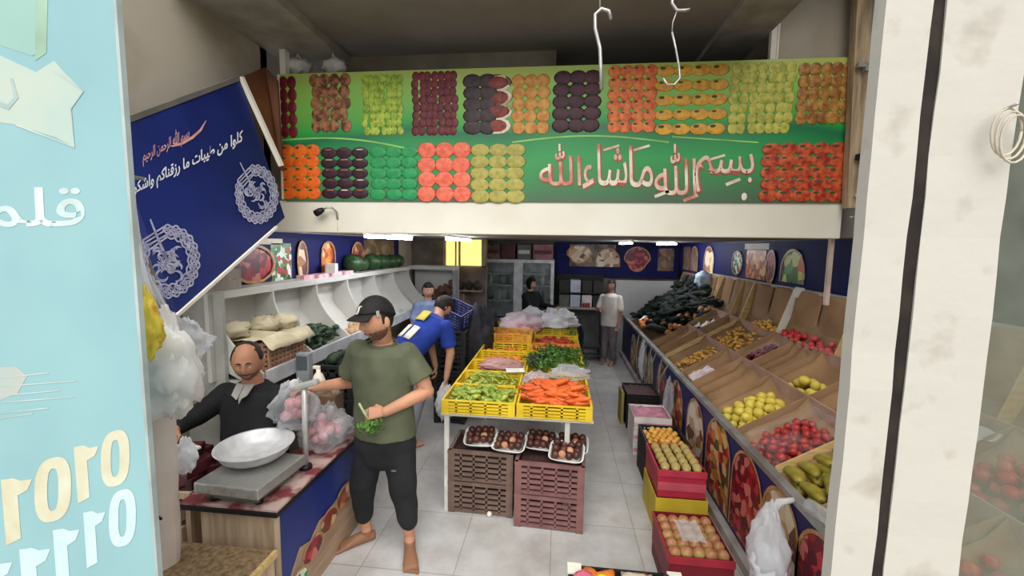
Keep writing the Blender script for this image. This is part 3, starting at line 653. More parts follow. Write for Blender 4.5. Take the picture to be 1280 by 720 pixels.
lay(P, 1.33, 1.72, 2.16, 2.5, fl, 'yellow green mango in the lower bin beside the hanging plastic bag', 'mangoes in the lower bin', 5, 2, 2)
P2 = long_fruit('green_banana', .17, .02, mat('green_banana_skin', (150, 146, 60), .5, (110, 112, 44), 10), 'x', 'banana', .5)
lay(P2, 1.33, 1.72, 1.78, 2.08, fl, 'greenish banana in the bin nearest the front pillar', 'bananas by the pillar', 7, 1, 2)
lay(P, 1.79, 2.0, 2.16, 2.48, flm, 'yellow green mango in the middle bin behind the front pillar', 'mangoes in the middle bin', 3, 2, 1)
P = round_fruit('purple_fig', .032, m_fig, 'x', 'fig', 1.1)
heap(P, 1.79, 2.1, 5.46, 5.8, .034, flm, 'purple fig nested in white paper', 'purple figs', 1, .8)
for i, (y, x) in enumerate(((5.5, 1.84), (5.66, 1.95), (5.76, 1.82), (5.54, 2.06))):
    mb = MB(); s = i * 2.1
    mb.grid(lambda u, v: V((x - .08 + .16 * u, y - .07 + .14 * v, zs(x) - .05 + .06 * (u - .5) * 0 + .58 * .16 * (u - .5) + .05 * noise.noise(V((u * 5 + s, v * 5, s))))), 8, 8)
    tag(mb.build('paper_wrap', white_m, solid=.002), ['crumpled white paper among the figs nearest the dates', 'crumpled white paper in the middle of the figs', 'crumpled white paper at the front of the figs', 'crumpled white paper at the back of the figs'][i], 'paper')
# scraps, film over the red fruit
mb = MB(); mb.grid(lambda u, v: V((1.31 + .43 * u, 2.56 + .46 * v, zs(1.31 + .43 * u) + .0 + .02 * noise.noise(V((u * 6, v * 6, 3))))), 16, 16)
tag(mb.build('film_cover', film_t), 'clear film over the red fruit in the lower bin', 'film')
mb = MB(); mb.grid(lambda u, v: V((1.83 + .3 * u, 4.0 + .16 * v, zs(1.83 + .3 * u) + .02 + .04 * noise.noise(V((u * 5, v * 5, 8))))), 12, 8)
tag(mb.build('film_cover', film_t), 'clear film lying on the dark plums', 'film')
mb = MB(); mb.grid(lambda u, v: V((1.34 + .2 * u, 4.16 + .22 * v, zs(1.34 + .2 * u) - .02 + .03 * noise.noise(V((u * 5, v * 5, 12))))), 10, 8)
tag(mb.build('plastic_scrap', film_p), 'pinkish plastic scrap in the bin before the lowest dates', 'plastic')
mb = MB(); mb.grid(lambda u, v: V((1.75 + .3 * u, 2.1 + .3 * v, zs(1.75 + .3 * u) + .03 + .05 * noise.noise(V((u * 5, v * 5, 22))))), 12, 8)
tag(mb.build('plastic_sheet', film_w), 'white plastic sheet behind the yellow green mangoes', 'plastic')
mb = MB(); mb.tube([(1.27, 1.75, .8), (1.28, 2.0, .815), (1.26, 2.12, .8)], .035, 8); tag(mb.build('film_roll', film_c), 'rolled clear film lying on the stand rail near the pillar', 'film')
tag(MB().box(2.26, 2.268, 4.16, 4.3, 1.6, 1.7).build('price_card', white_m), 'small white card on the back rail of the right stand', 'card')
# dark produce and other fruit at the far end
mdark = mat('dark_green_skin', (34, 40, 36), .75, (20, 26, 24), 20)
P = long_fruit('dark_aubergine', .17, .04, mdark, 'x', 'aubergine', .15, dark_leaf)
for i in range(285):
    y = RN.uniform(5.9, 8.1); u = RN.random() ** .8; x = 1.42 + (2.25 - 1.42) * u
    if y < 6.5 and x < 1.95 and not (y > 6.25 and x < 1.7): x = RN.uniform(2.0, 2.25)
    z = zs(min(x, 2.1)) - .08 + .3 * max(0, math.sin((y - 6.1) / 2.0 * math.pi)) * (.35 + u * .65) * RN.random() ** .4 + (.15 if x > 2.1 else 0)
    P.put((x, y, z + .03), (RN.uniform(-.5, .5), RN.uniform(-.5, .5), RN.uniform(0, 6.3)), 'dark aubergine in the heap at the far end of the right stand', 'dark aubergines at the far end', RN.uniform(.8, 1.2))
blob_m = MB(); blob(blob_m, (1.86, 7.15, zs(1.8) + .0), (.44, .95, .15), .5, 6, 6, (48, 32), 0, Matrix.Rotation(-.5, 3, 'Y'))
tag(blob_m.build('greens_heap', mat('dark_greens', (30, 38, 32), .7, (18, 24, 20), 18, .8, spec=.05)), 'heap of dark greens under the aubergines at the far end', 'greens', None, 'stuff')
P = round_fruit('orange', .042, mat('orange_skin', (226, 140, 50), .5, (206, 110, 36), 20), 'x', 'orange', .95)
for x, y in ((1.36, 6.85), (1.44, 6.9), (1.4, 6.75), (1.48, 6.78), (1.37, 6.98), (1.45, 7.02), (1.35, 6.7)): P.put((x, y, zs(x) + .03 + RN.random() * .04), (0, 0, 0), 'orange at the edge of the dark heap on the right stand', 'oranges by the dark heap')
P = round_fruit('ripe_mango', .045, mat('ripe_mango_skin', (196, 150, 80), .5, (150, 84, 50), 10), 'x', 'mango', .85)
for i in range(26):
    k = i / 25; x = 1.55 + .65 * k + RN.uniform(-.04, .04); y = 6.05 + RN.uniform(-.12, .42); P.put((x, y, zs(min(x, 2.1)) - .02 + RN.random() * .05), (RN.random() * 3, 0, RN.random() * 6), 'brownish mango between the dark heap and the bins', 'brownish mangoes')
mb = MB(); blob(mb, at(880, 350, Y=6.6), (.11, .16, .13), .35, 3, 5)
tag(mb.build('plastic_bag', film('pale_blue_film', (190, 206, 222), .6)), 'pale blue plastic bag on the dark heap at the far right', 'bag')
mb = MB(); mb.grid(lambda u, v: V((1.36 + .25 * u, 7.1 + .1 * v, zs(1.36 + .25 * u) + .06 + .03 * noise.noise(V((u * 4, v * 4, 1))))), 8, 4)
tag(mb.build('paper_scrap', white_m, solid=.003), 'white paper scrap in front of the dark heap', 'paper')
# bags hanging on the front of the stand
def hang_bag(c, r, label, seed, m=None, knots=True):
    t = thing('plastic_bag', label, 'bag', c)
    mb = MB()
    def sh(d, q):
        if d.z > 0: k = 1 - .55 * d.z ** 1.2; return V((q.x * k, q.y * k, q.z * 1.15))
        return q
    blob(mb, c, r, .38, 3.2, seed, (30, 22), 0, None, sh); mb.build('bag_body', m or film_w, t)
    return t
c = V((1.13, 2.2, .49)); b = hang_bag(c, (.08, .125, .2), 'white plastic bag hanging on the stand near the front pillar', 3)
mb = MB(); mb.tube([c + V((0, .03, .16)), c + V((.05, .03, .25)), c + V((.115, .02, .275))], [.03, .02, .012], 8); mb.build('bag_handle', film_w, b)
mb = MB(); blob(mb, c + V((0, -.02, -.08)), (.085, .115, .1), .25, 3, 9); mb.build('bag_content', mat('bag_white_content', (232, 234, 240), .5), b)
c = V((1.2, 4.5, .45)); hang_bag(c, (.05, .09, .2), 'clear plastic bag hanging above the pink carton', 5, film_c)
c = V((1.2, 5.9, .5)); hang_bag(c, (.05, .1, .22), 'small white bag hanging far along the stand', 8)
for i in range(7):
    y = 4.75 + i * .28; mb = MB(); a = RN.uniform(-.1, .1)
    mb.tube([V((1.24, y, .76)), V((1.2, y + a, .6)), V((1.19, y + a * 2, .35)), V((1.22, y + a * 2.5, .12))], [.006, .014, .012, .004], 6)
    o = mb.build('hanging_strap', mat('pale_strap', (150, 148, 136), .6, (120, 116, 100), 8)); tag(o, 'pale strap hanging down the far part of the stand front', 'strap', 'straps on the stand front')
# ---------------------------------------------------------------- crates and cartons
def slat_crate(name, w, d, h, m, label, cat, wall=.012, rows=4, foot=True):
    """open plastic crate with rims, corner posts and slotted sides, base at the origin"""
    t = thing(name, label, cat)
    for nm, a in (('front_side', 0), ('right_side', 1), ('back_side', 2), ('left_side', 3)):
        L = w if a % 2 == 0 else d; mb = MB(); off = (d if a % 2 == 0 else w) / 2
        R = Matrix.Rotation(a * math.pi / 2, 3, 'Z')
        def bx(x0, x1, z0, z1, th=wall):
            c = R @ V(((x0 + x1) / 2, -off + wall / 2 + .002, (z0 + z1) / 2)); mb.obox(c, (x1 - x0, th, z1 - z0), R)
        bx(-L / 2, L / 2, h * .9, h, wall * 1.6); bx(-L / 2, L / 2, h * .04, h * .14)
        for s in (-1, 1): bx(s * L / 2 - (.05 if s > 0 else 0), s * L / 2 + (.05 if s < 0 else 0), .0, h * .95, wall * 1.3)
        for k in range(rows): z = h * (.2 + .68 * k / rows); bx(-L / 2, L / 2, z, z + h * .68 / rows * .55)
        for k in range(1, 5): x = -L / 2 + L * k / 5; bx(x - .008, x + .008, h * .1, h * .92)
        mb.build(nm, m, t)
    MB().box(-w / 2 + .01, w / 2 - .01, -d / 2 + .01, d / 2 - .01, .006, .016).build('crate_bottom', m, t)
    return Pool(t)
def carton(name, w, d, h, m, mi, label, cat='box', band=None):
    t = thing(name, label, cat); k = .006
    mb = MB()
    mb.box(-w / 2, w / 2, -d / 2, -d / 2 + k, 0, h).box(-w / 2, w / 2, d / 2 - k, d / 2, 0, h).box(-w / 2, -w / 2 + k, -d / 2 + k, d / 2 - k, 0, h).box(w / 2 - k, w / 2, -d / 2 + k, d / 2 - k, 0, h).box(-w / 2 + k, w / 2 - k, -d / 2 + k, d / 2 - k, 0, k)
    mb.build('carton_body', m, t)
    if band: MB().box(-w / 2 - .001, w / 2 + .001, -d / 2 - .002, -d / 2, h * .25, h * .55).build('printed_band', band, t)
    if mi: MB().box(-w / 2 - .004, w / 2 + .004, -d / 2 - .006, -d / 2, h * .78, h).box(-w / 2 - .006, -w / 2, -d / 2, d / 2, h * .78, h).build('folded_rim', mi, t)
    return t
# ---------------------------------------------------------------- centre table
t = thing('sales_table', 'white framed table carrying two rows of yellow crates', 'table', (-.28, 4.75, 0))
wf = mat('white_steel_frame', (222, 220, 214), .4)
MB().box(-.83, .275, 3.02, 6.5, .765, .792).build('table_top', mat('table_board', (206, 200, 180), .6), t)
MB().box(-.845, .285, 3.0, 3.03, .778, .795).build('front_rail', wf, t)
for x in (-.81, .1):
    for y in (3.05, 4.8, 6.45): MB().box(x - .018, x + .018, y - .018, y + .018, 0, .765).build('leg', wf, t)
yel = mat('yellow_plastic', (226, 196, 40), .4, (206, 172, 30), 6); yel2 = mat('dusty_yellow_plastic', (206, 184, 84), .5, (196, 168, 50), 6)
yc = slat_crate('yellow_crate', .548, .38, .11, yel, 'x', 'crate', .01, 3)
yo = slat_crate('orange_yellow_crate', .548, .38, .11, mat('amber_plastic', (226, 170, 60), .45, (206, 140, 50), 6), 'x', 'crate', .01, 3)
LC = ['yellow crate of pale green peppers at the front left of the table', 'yellow crate of small green peppers second from the front left', 'yellow crate under pinkish wrapped goods on the left side', 'yellow crate with orange vegetables fourth on the left side', 'yellow crate fifth from the front on the left side', 'amber crate stacked high behind the left yellow crates', 'yellow crate under the left white bag', 'yellow crate at the far left table end', 'yellow crate hidden at the far left corner']
RC = ['yellow crate heaped with carrots at the front right of the table', 'yellow crate with grey bags behind the carrots', 'yellow crate of green herbs on the right side', 'yellow crate under the back of the herbs', 'amber crate of orange fruit behind the herbs', 'yellow crate holding red peppers at the right back', 'yellow crate under the right white bag', 'yellow crate at the far right table end', 'yellow crate hidden at the far right corner']
for j in range(9):
    y = 3.17 + j * .385
    for x, labs in ((-.56, LC), (.0, RC)):
        z = .795; p = yc
        if j == 5 and x < -.3: z, p = .9, yo
        if j == 4 and x > -.3: z, p = .81, yo
        if j >= 6: z += .03
        p.put((x, y, z), (0, 0, 0), labs[j])
zc = lambda x, y: .815
P = long_fruit('green_pepper', .09, .016, mat('pale_pepper_skin', (176, 188, 84), .4, (112, 138, 48), 16), 'x', 'pepper', .25, green_leaf)
def toss(P, x0, x1, y0, y1, z0, hh, num, label, group, sc=(.8, 1.2), tilt=.5, rz=(0, 6.28)):
    for i in range(num):
        u, v = RN.random(), RN.random(); dome = (1 - (2 * u - 1) ** 2) ** .5 * .5 + (1 - (2 * v - 1) ** 2) ** .5 * .5
        P.put((x0 + (x1 - x0) * u, y0 + (y1 - y0) * v, z0 + hh * dome * (.35 + .65 * RN.random())), (RN.uniform(-tilt, tilt), RN.uniform(-tilt, tilt), RN.uniform(*rz)), label, group, RN.uniform(*sc))
toss(P, -.79, -.33, 3.06, 3.34, .83, .1, 120, 'pale green pepper heaped in the front left yellow crate', 'peppers in the front left crate')
toss(P, -.79, -.33, 3.44, 3.73, .83, .1, 80, 'small green pepper in the second left yellow crate', 'peppers in the second left crate', (.55, .85))
P = long_fruit('carrot', .2, .024, mat('carrot_skin', (226, 112, 50), .5, (206, 84, 36), 18), 'x', 'carrot', .05)
toss(P, -.2, .2, 3.08, 3.4, .84, .15, 110, 'orange carrot heaped at the front right of the table', 'carrots', (.8, 1.1), .3, (-.7, .7))
def bunch(name, m, seed, n=26, s=.12):
    r = random.Random(seed); mb = MB()
    for i in range(n):
        a, el = r.uniform(0, 6.28), r.uniform(.1, 1.3); d = V((math.cos(a) * math.cos(el), math.sin(a) * math.cos(el), math.sin(el) * .8)); L = s * r.uniform(.6, 1.1); w = L * .16
        u, v = perp(d); p = d * L
        mb.tube([V((0, 0, 0)), p * .6], .003, 4)
        for k in range(3):
            c = p * (.6 + .2 * k) + (u * r.uniform(-1, 1) + v * r.uniform(-1, 1)) * w; q = (u * r.uniform(-1, 1) + v * r.uniform(-1, 1)).normalized(); e = d.cross(q)
            mb.add([c - q * w, c + e * w * .8 + d * w * .3, c + q * w * 1.3, c - e * w * .8 + d * w * .3], [(0, 1, 2, 3)], 0)
    return single(name, mb, m, 'x', 'herbs')
P = bunch('green_herb_bunch', mat('herb_leaf', (88, 128, 48), .6, (56, 96, 34), 20), 2)
for i in range(34):
    P.put((RN.uniform(-.25, .22), RN.uniform(3.95, 4.66), .86 + RN.random() * .05), (RN.uniform(-.4, .4), RN.uniform(-.4, .4), RN.random() * 6), 'leafy bunch of green herbs on the right side of the table', 'green herbs on the table', RN.uniform(.8, 1.25))
P = bunch('dark_herb_bunch', mat('dark_herb_leaf', (72, 90, 52), .6, (48, 66, 40), 20), 5)
for i in range(9): P.put((RN.uniform(-.24, -.12), RN.uniform(3.75, 4.2), .88 + RN.random() * .03), (RN.uniform(-.4, .4), 0, RN.random() * 6), 'dark bunch of herbs at the left edge of the bright green herbs', 'dark herbs on the table', RN.uniform(.7, 1))
P = round_fruit('small_orange', .03, mat('small_orange_skin', (222, 140, 60), .5, (200, 110, 40), 16), 'x', 'orange', .9)
toss(P, -.22, .2, 4.7, 4.92, .87, .05, 34, 'small orange fruit in the amber crate behind the herbs', 'small oranges')
toss(P, -.78, -.34, 4.25, 4.5, .82, .04, 24, 'small orange fruit in the fourth left crate', 'small oranges on the left')
toss(P, -.78, -.34, 4.62, 4.88, .82, .04, 18, 'small orange fruit in the fifth left crate', 'small oranges in the fifth crate')
toss(P, -.78, -.34, 5.0, 5.24, .92, .04, 18, 'small orange fruit in the high amber crate', 'small oranges in the high crate')
P = long_fruit('red_pepper', .13, .026, mat('red_pepper_skin', (196, 60, 36), .35, (160, 36, 28), 12), 'x', 'pepper', .2, green_leaf)
toss(P, -.22, .2, 5.0, 5.3, .84, .08, 30, 'red pepper in the right crate before the white bag', 'red peppers')
P = bunch('lime_herb_bunch', mat('lime_leaf', (150, 156, 50), .6, (110, 124, 40), 20), 8)
for i in range(4): P.put((.2, 5.4 + i * .15, .9), (0, 0, i), 'yellow green leafy bunch at the right back corner of the table', 'lime leaves', .8)
# bags on the table
def lump(name, c, r, m, label, seed, amp=.4, fr=3.2, n=(30, 20), peak=0):
    mb = MB()
    def sh(d, q):
        if d.z < 0: q.z *= .25
        if peak and d.z > .4: q.z += peak * (d.z - .4) ** 1.5
        return q
    blob(mb, c, r, amp, fr, seed, n, 0, None, sh); return tag(mb.build(name, m), label, 'bag')
lump('plastic_bag', (-.47, 5.75, .97), (.3, .36, .12), film_p, 'pinkish white plastic bag at the left back of the table', 11, .35, 3, peak=.1)
mb = MB(); blob(mb, (-.45, 5.62, .95), (.24, .22, .1), .3, 6, 4); tag(mb.build('pink_goods', mat('pink_wrapped', (196, 120, 130), .5, (226, 190, 200), 18)), 'pink goods inside the left back plastic bag', 'goods')
lump('plastic_bag', (.02, 5.95, .98), (.26, .33, .16), film_w, 'white plastic bag at the right back of the table', 12, .45, 2.6)
lump('plastic_bag', (-.35, 6.1, .97), (.2, .2, .14), film_w, 'white peaked plastic bag between the pinkish bag and the right white bag', 18, .4, 2.6, peak=.1)
lump('plastic_bag', (.13, 3.76, .9), (.17, .15, .08), film('grey_film', (196, 196, 200), .5), 'grey clear bag between the carrots and the herbs', 13)
lump('plastic_bag', (-.16, 3.52, .9), (.11, .1, .08), film('lilac_film', (196, 180, 192), .55), 'lilac tinted clear bag beside the carrots', 14)
lump('plastic_bag', (-.52, 4.0, .89), (.2, .12, .06), film('rose_film', (206, 160, 160), .5), 'rose tinted bag in the third left crate', 15)
P = round_fruit('small_onion', .026, mat('onion_skin', (150, 80, 84), .5, (120, 56, 64), 16), 'x', 'onion', .9)
toss(P, -.72, -.36, 3.9, 4.12, .83, .05, 30, 'small purple onion under the rose bag', 'purple onions')
tag(MB().obox((-.36, 3.74, .925), (.17, .1, .014), Matrix.Rotation(.2, 3, 'Z')).build('foam_tray', foam, None, .005), 'empty white foam tray lying on the left yellow crates', 'tray')
# brown crates under the table front with trays of dark fruit
br1 = mat('brown_plastic', (116, 94, 84), .55, (96, 76, 68), 8); br2 = mat('reddish_brown_plastic', (134, 94, 92), .55, (112, 76, 76), 8)
bc = slat_crate('brown_crate', .5, .36, .25, br1, 'x', 'crate', .016, 4); rc = slat_crate('reddish_crate', .5, .36, .25, br2, 'x', 'crate', .016, 4)
rz = -.03
bc.put((-.54, 3.19, 0), (0, 0, rz), 'dark brown plastic crate on the floor at the left under the table')
bc.put((-.54, 3.19, .25), (0, 0, rz), 'brown plastic crate on top of the left floor crate')
rc.put((-.015, 3.08, 0), (0, 0, rz - .02), 'reddish brown crate on the floor at the right under the table')
rc.put((-.015, 3.08, .25), (0, 0, rz - .02), 'reddish brown crate on top of the right floor crate')
for c in ((-.54, 3.19), (-.015, 3.08)):
    tag(MB().box(c[0] - .22, c[0] + .22, c[1] - .15, c[1] + .15, .38, .47).build('fruit_fill', mat('dark_fruit_fill', (70, 44, 40), .7, (44, 28, 26), 30, 1)), 'dark fruit filling the %s brown crate' % ('left upper' if c[0] < -.3 else 'right upper'), 'fruit', None, 'stuff')
def foam_tray(w, d):
    t = thing('foam_tray', 'x', 'tray'); h = .035
    prof = [(.78, 0), (1, h), (1.03, h), (1.03, h - .006), (1.0, h - .008), (.8, -.0)]
    mb = MB(); n = 28; vs = []; fs = []
    def sq(a): c, s = math.cos(a), math.sin(a); return math.copysign(abs(c) ** .4, c) * w / 2, math.copysign(abs(s) ** .4, s) * d / 2
    for k, z in prof:
        for i in range(n): x, y = sq(2 * math.pi * i / n); vs.append((x * k, y * k, z + .004))
    for j in range(len(prof) - 1):
        for i in range(n): fs.append((j * n + i, j * n + (i + 1) % n, (j + 1) * n + (i + 1) % n, (j + 1) * n + i))
    fs.append(tuple(range(n))); mb.add(vs, fs, 0, True); mb.build('tray_shell', foam, t); return Pool(t)
FT = foam_tray(.25, .2)
DF = round_fruit('dark_fruit', .03, mat('dark_fruit_skin', (92, 52, 42), .4, (56, 30, 30), 14), 'x', 'fruit', .95)
DB = round_fruit('cut_fruit', .028, mat('pale_cut_fruit', (206, 160, 120), .6, (170, 110, 80), 16), 'x', 'fruit', .8)
TR = [((-.56, 3.12, .545), .05, 'foam tray of dark fruit at the left end of the crates'), ((-.33, 3.08, .535), -.12, 'foam tray of dark fruit second from the left'), ((-.09, 3.15, .53), -.15, 'foam tray of dark fruit in the middle, set back'),
      ((.14, 3.16, .515), -.1, 'foam tray of dark fruit at the right back'), ((.1, 3.0, .53), -.15, 'foam tray of dark fruit at the right front, propped on its neighbour')]
for i, (p, r, lab) in enumerate(TR):
    FT.put(p, (.3, 0, r), lab)
    for a in range(4):
        for b in range(3):
            q = V(((a - 1.5) * .052, (b - 1) * .055, .034)); q.rotate(Matrix.Rotation(r, 3, 'Z') @ Matrix.Rotation(.3, 3, 'X'))
            cut = (a, b) in ((2, 1),) or ((a, b) == (1, 0) and i in (1, 4))
            (DB if cut else DF).put(V(p) + q + V((RN.uniform(-.004, .004), RN.uniform(-.004, .004), .008 + RN.uniform(0, .014))), (RN.random() * 6, RN.random() * 6, 0), ('pale cut fruit' if cut else 'dark round fruit') + ' on the ' + lab.split(' of dark fruit ')[0] + ' ' + lab.split(' of dark fruit ')[1].replace(', set back', '').replace(', propped on its neighbour', ''), 'fruit on tray ' + lab.split(' of dark fruit ')[1])
tag(MB().sph((-.47, 3.0, .02), (.02, .02, .02), 10, 8).build('garlic_bulb', white_m), 'small pale bulb on the floor before the left brown crate', 'vegetable')

# ---------------------------------------------------------------- cartons along the right stand
red = mat('red_carton', (134, 30, 42), .5, (112, 24, 36), 4); pinkc = mat('pink_print_carton', (222, 176, 186), .5, (206, 130, 146), 9); whc = mat('white_carton', (226, 220, 218), .55)
c1 = carton('red_carton', .36, .42, .2, red, mat('red_rim', (176, 44, 60), .5), 'red carton of wrapped pale fruit nearest the street'); c1.location = (.86, 2.57, .09)
c1b = carton('green_carton', .36, .4, .09, mat('dark_carton', (96, 40, 44), .6), None, 'low dark carton under the nearest red carton'); c1b.location = (.86, 2.57, 0)
c2 = carton('crimson_carton', .33, .42, .2, mat('crimson_carton', (178, 46, 66), .5, (160, 36, 56), 4), mat('crimson_rim', (190, 56, 76), .5), 'crimson carton of pale mangoes in four rows', 'box', mat('faint_print', (198, 84, 100), .5)); c2.location = (.92, 3.2, .27)
c3 = carton('yellow_carton', .36, .42, .27, mat('yellow_carton', (206, 184, 60), .6, (190, 160, 40), 4), None, 'yellow carton under the crimson carton'); c3.location = (.92, 3.18, 0)
P = round_fruit('wrapped_fruit', .037, mat('wrapped_fruit_skin', (182, 160, 96), .45, (156, 84, 66), 9), 'x', 'fruit', 1.05)
for i in range(5):
    for j in range(5): P.put((.725 + i * .068, 2.42 + j * .075, .27 + RN.uniform(-.004, .006)), (RN.random(), RN.random(), 0), 'pale round fruit in the nearest red carton', 'fruit in the nearest red carton')
P = long_fruit('pale_mango', .1, .036, mat('pale_mango_skin', (196, 176, 110), .45, (160, 140, 80), 8), 'x', 'mango', .1)
for i in range(4):
    for j in range(5): P.put((.808 + i * .075, 3.05 + j * .078, .47 + RN.uniform(-.004, .006)), (.4, RN.uniform(-.2, .2), 1.5), 'pale mango standing in rows in the crimson carton', 'mangoes in the crimson carton', .95)
mb = MB(); mb.grid(lambda u, v: V((.78 + .14 * u, 2.46 + .2 * v, .318 + .014 * noise.noise(V((u * 5, v * 5, 2))))), 10, 10); tag(mb.build('film_cover', film_c), 'shiny clear film on the fruit of the nearest red carton', 'film')
bk = slat_crate('black_crate', .36, .42, .2, black_m, 'x', 'crate', .012, 4)
bk.put((.97, 3.74, 0), (0, 0, 0), 'black crate on the floor under the yellow fruit crate')
bk.put((.97, 3.74, .2), (0, 0, 0), 'black crate of small yellow fruit behind the crimson carton')
P = round_fruit('small_yellow_fruit', .025, mat('yellow_fruit_skin', (226, 176, 80), .4, (206, 140, 56), 12), 'x', 'fruit', .95)
heap(P, .81, 1.13, 3.56, 3.93, .026, lambda x, y: .33, 'small yellow fruit in the black crate behind the crimson carton', 'small yellow fruit', 2, 1)
mb = MB(); mb.box(.82, 1.12, 3.57, 3.92, .23, .335); tag(mb.build('packing_paper', mat('packing_paper', (176, 140, 90), .8)), 'packing under the small yellow fruit', 'paper')
for k, (z, lab) in enumerate(((0, 'white and pink carton lowest in the stack of three'), (.13, 'white and pink carton in the middle of the stack'), (.26, 'open white and pink carton on top of the stack'))):
    o = carton('pink_carton', .36 if k == 2 else .22, .36, .125, whc if k < 2 else whc, None, lab, 'box', pinkc); o.location = (.97 if k == 2 else .9, 4.33, z)
mb = MB(); mb.grid(lambda u, v: V((.8 + .34 * u, 4.16 + .34 * v, .365 + .02 * noise.noise(V((u * 7, v * 7, 2))))), 14, 14); tag(mb.build('pink_wrapper', mat('pink_foil', (206, 140, 160), .4, (176, 90, 120), 14), solid=.004), 'pink wrapping on the open white carton', 'wrapping')
bk.put((1.0, 4.98, .0), (0, 0, 0), 'black crate on the floor behind the pink cartons')
bk.put((1.0, 4.98, .2), (0, 0, 0), 'black crate with brown fruit stacked behind the pink cartons')
tag(MB().box(.84, 1.16, 4.79, 5.17, .22, .375).build('fruit_fill', mat('brown_fill', (96, 60, 60), .7, (70, 40, 44), 26, 1)), 'brown fruit filling the black crate behind the pink cartons', 'fruit', None, 'stuff')
tag(MB().box(.77, .8, 4.86, 5.1, 0, .38).build('folded_carton', mat('olive_card', (150, 140, 70), .7)), 'thin olive board leaning on the black crate', 'board')
# crate with mixed fruit at the bottom edge of the view
t = thing('fruit_box', 'dark crate of bright mixed fruit at the bottom edge of the view', 'box', (.4, 2.02, 0))
for nm, b in (('front_side', (.1, .7, 1.78, 1.8)), ('back_side', (.1, .7, 2.2, 2.22)), ('left_side', (.1, .12, 1.8, 2.2)), ('right_side', (.68, .7, 1.8, 2.2)), ('crate_bottom', (.12, .68, 1.8, 2.2))):
    mb = MB(); mb.box(*b, .02, .04 if nm == 'crate_bottom' else .29); mb.build(nm, black_m, t)
for x in (.095, .63): MB().box(x, x + .075, 2.15, 2.225, .29, .3).build('white_corner', white_m, t)
tag(MB().box(.13, .67, 1.81, 2.19, .05, .24).build('packing_paper', MATS['packing_paper']), 'packing inside the crate at the bottom edge', 'paper')
LF = single('flower_print_bundle', blob(MB(), (0, 0, 0), (.06, .06, .045), .4, 4, 3, (16, 12)), mat('pink_flower', (226, 130, 150), .6, (200, 80, 110), 12), 'pink wrapped bundle in the bottom edge crate', 'bundle')
LF.put((.18, 2.1, .29), (0, 0, 0))
LF.put((.18, 1.98, .29), (0, 0, 2), 'pink wrapped bundle nearer in the bottom edge crate')
P = round_fruit('bright_lemon', .045, mat('bright_lemon_skin', (222, 214, 50), .4, (200, 180, 40), 10), 'x', 'lemon', .9, False, -.1)
for x, y in ((.28, 2.12), (.27, 2.0), (.36, 2.04), (.44, 2.08), (.36, 1.92)): P.put((x, y, .27 + RN.random() * .02), (RN.random(), 1.5, RN.random() * 3), 'bright yellow lemon in the bottom edge crate', 'lemons in the bottom edge crate')
P = long_fruit('orange_pepper', .12, .03, mat('orange_pepper_skin', (222, 140, 40), .4, (206, 96, 40), 9), 'x', 'pepper', .2, green_leaf)
for x, y in ((.22, 2.16), (.3, 2.17), (.24, 2.05), (.55, 2.1), (.6, 2.04), (.52, 2.0)): P.put((x, y, .285 + RN.random() * .02), (.3, .2, RN.random() * 3), 'orange pepper in the bottom edge crate', 'orange peppers in the bottom edge crate')
P = long_fruit('dark_red_pepper', .12, .03, mat('dark_red_pepper_skin', (150, 44, 40), .4, (110, 30, 34), 9), 'x', 'pepper', .2, green_leaf)
for x, y in ((.52, 2.16), (.6, 2.15), (.48, 2.12)): P.put((x, y, .28 + RN.random() * .02), (.3, .2, RN.random() * 3), 'dark red pepper in the bottom edge crate', 'dark red peppers in the bottom edge crate')
mb = MB(); mb.grid(lambda u, v: V((.38 + .16 * u, 2.06 + .12 * v, .31 + .03 * noise.noise(V((u * 4, v * 4, 6))))), 8, 8); tag(mb.build('paper_wrap', mat('beige_paper', (206, 190, 170), .7), solid=.003), 'beige paper in the middle of the bottom edge crate', 'paper')
# ---------------------------------------------------------------- fluorescent tubes under the mezzanine
tube_g = glow('tube_glow', (240, 246, 255), TUBE_W)
for x, y0, y1, lab in ((-1.72, 3.66, 4.86, 'white fluorescent tube nearest the left wall'), (-1.15, 4.3, 5.5, 'white fluorescent tube before the yellow window'), (1.05, 6.3, 7.5, 'shorter looking fluorescent tube at the back right'), (1.72, 6.5, 7.7, 'fluorescent tube nearest the right wall')):
    t = thing('fluorescent_tube', lab, 'lamp', (x, (y0 + y1) / 2, 2.12))
    MB().tube([(x, y0, 2.112), (x, y1, 2.112)], .013, 10).build('tube', tube_g, t)
    MB().box(x - .022, x + .022, y0 - .01, y1 + .01, 2.13, 2.149).build('fixture', white_m, t)

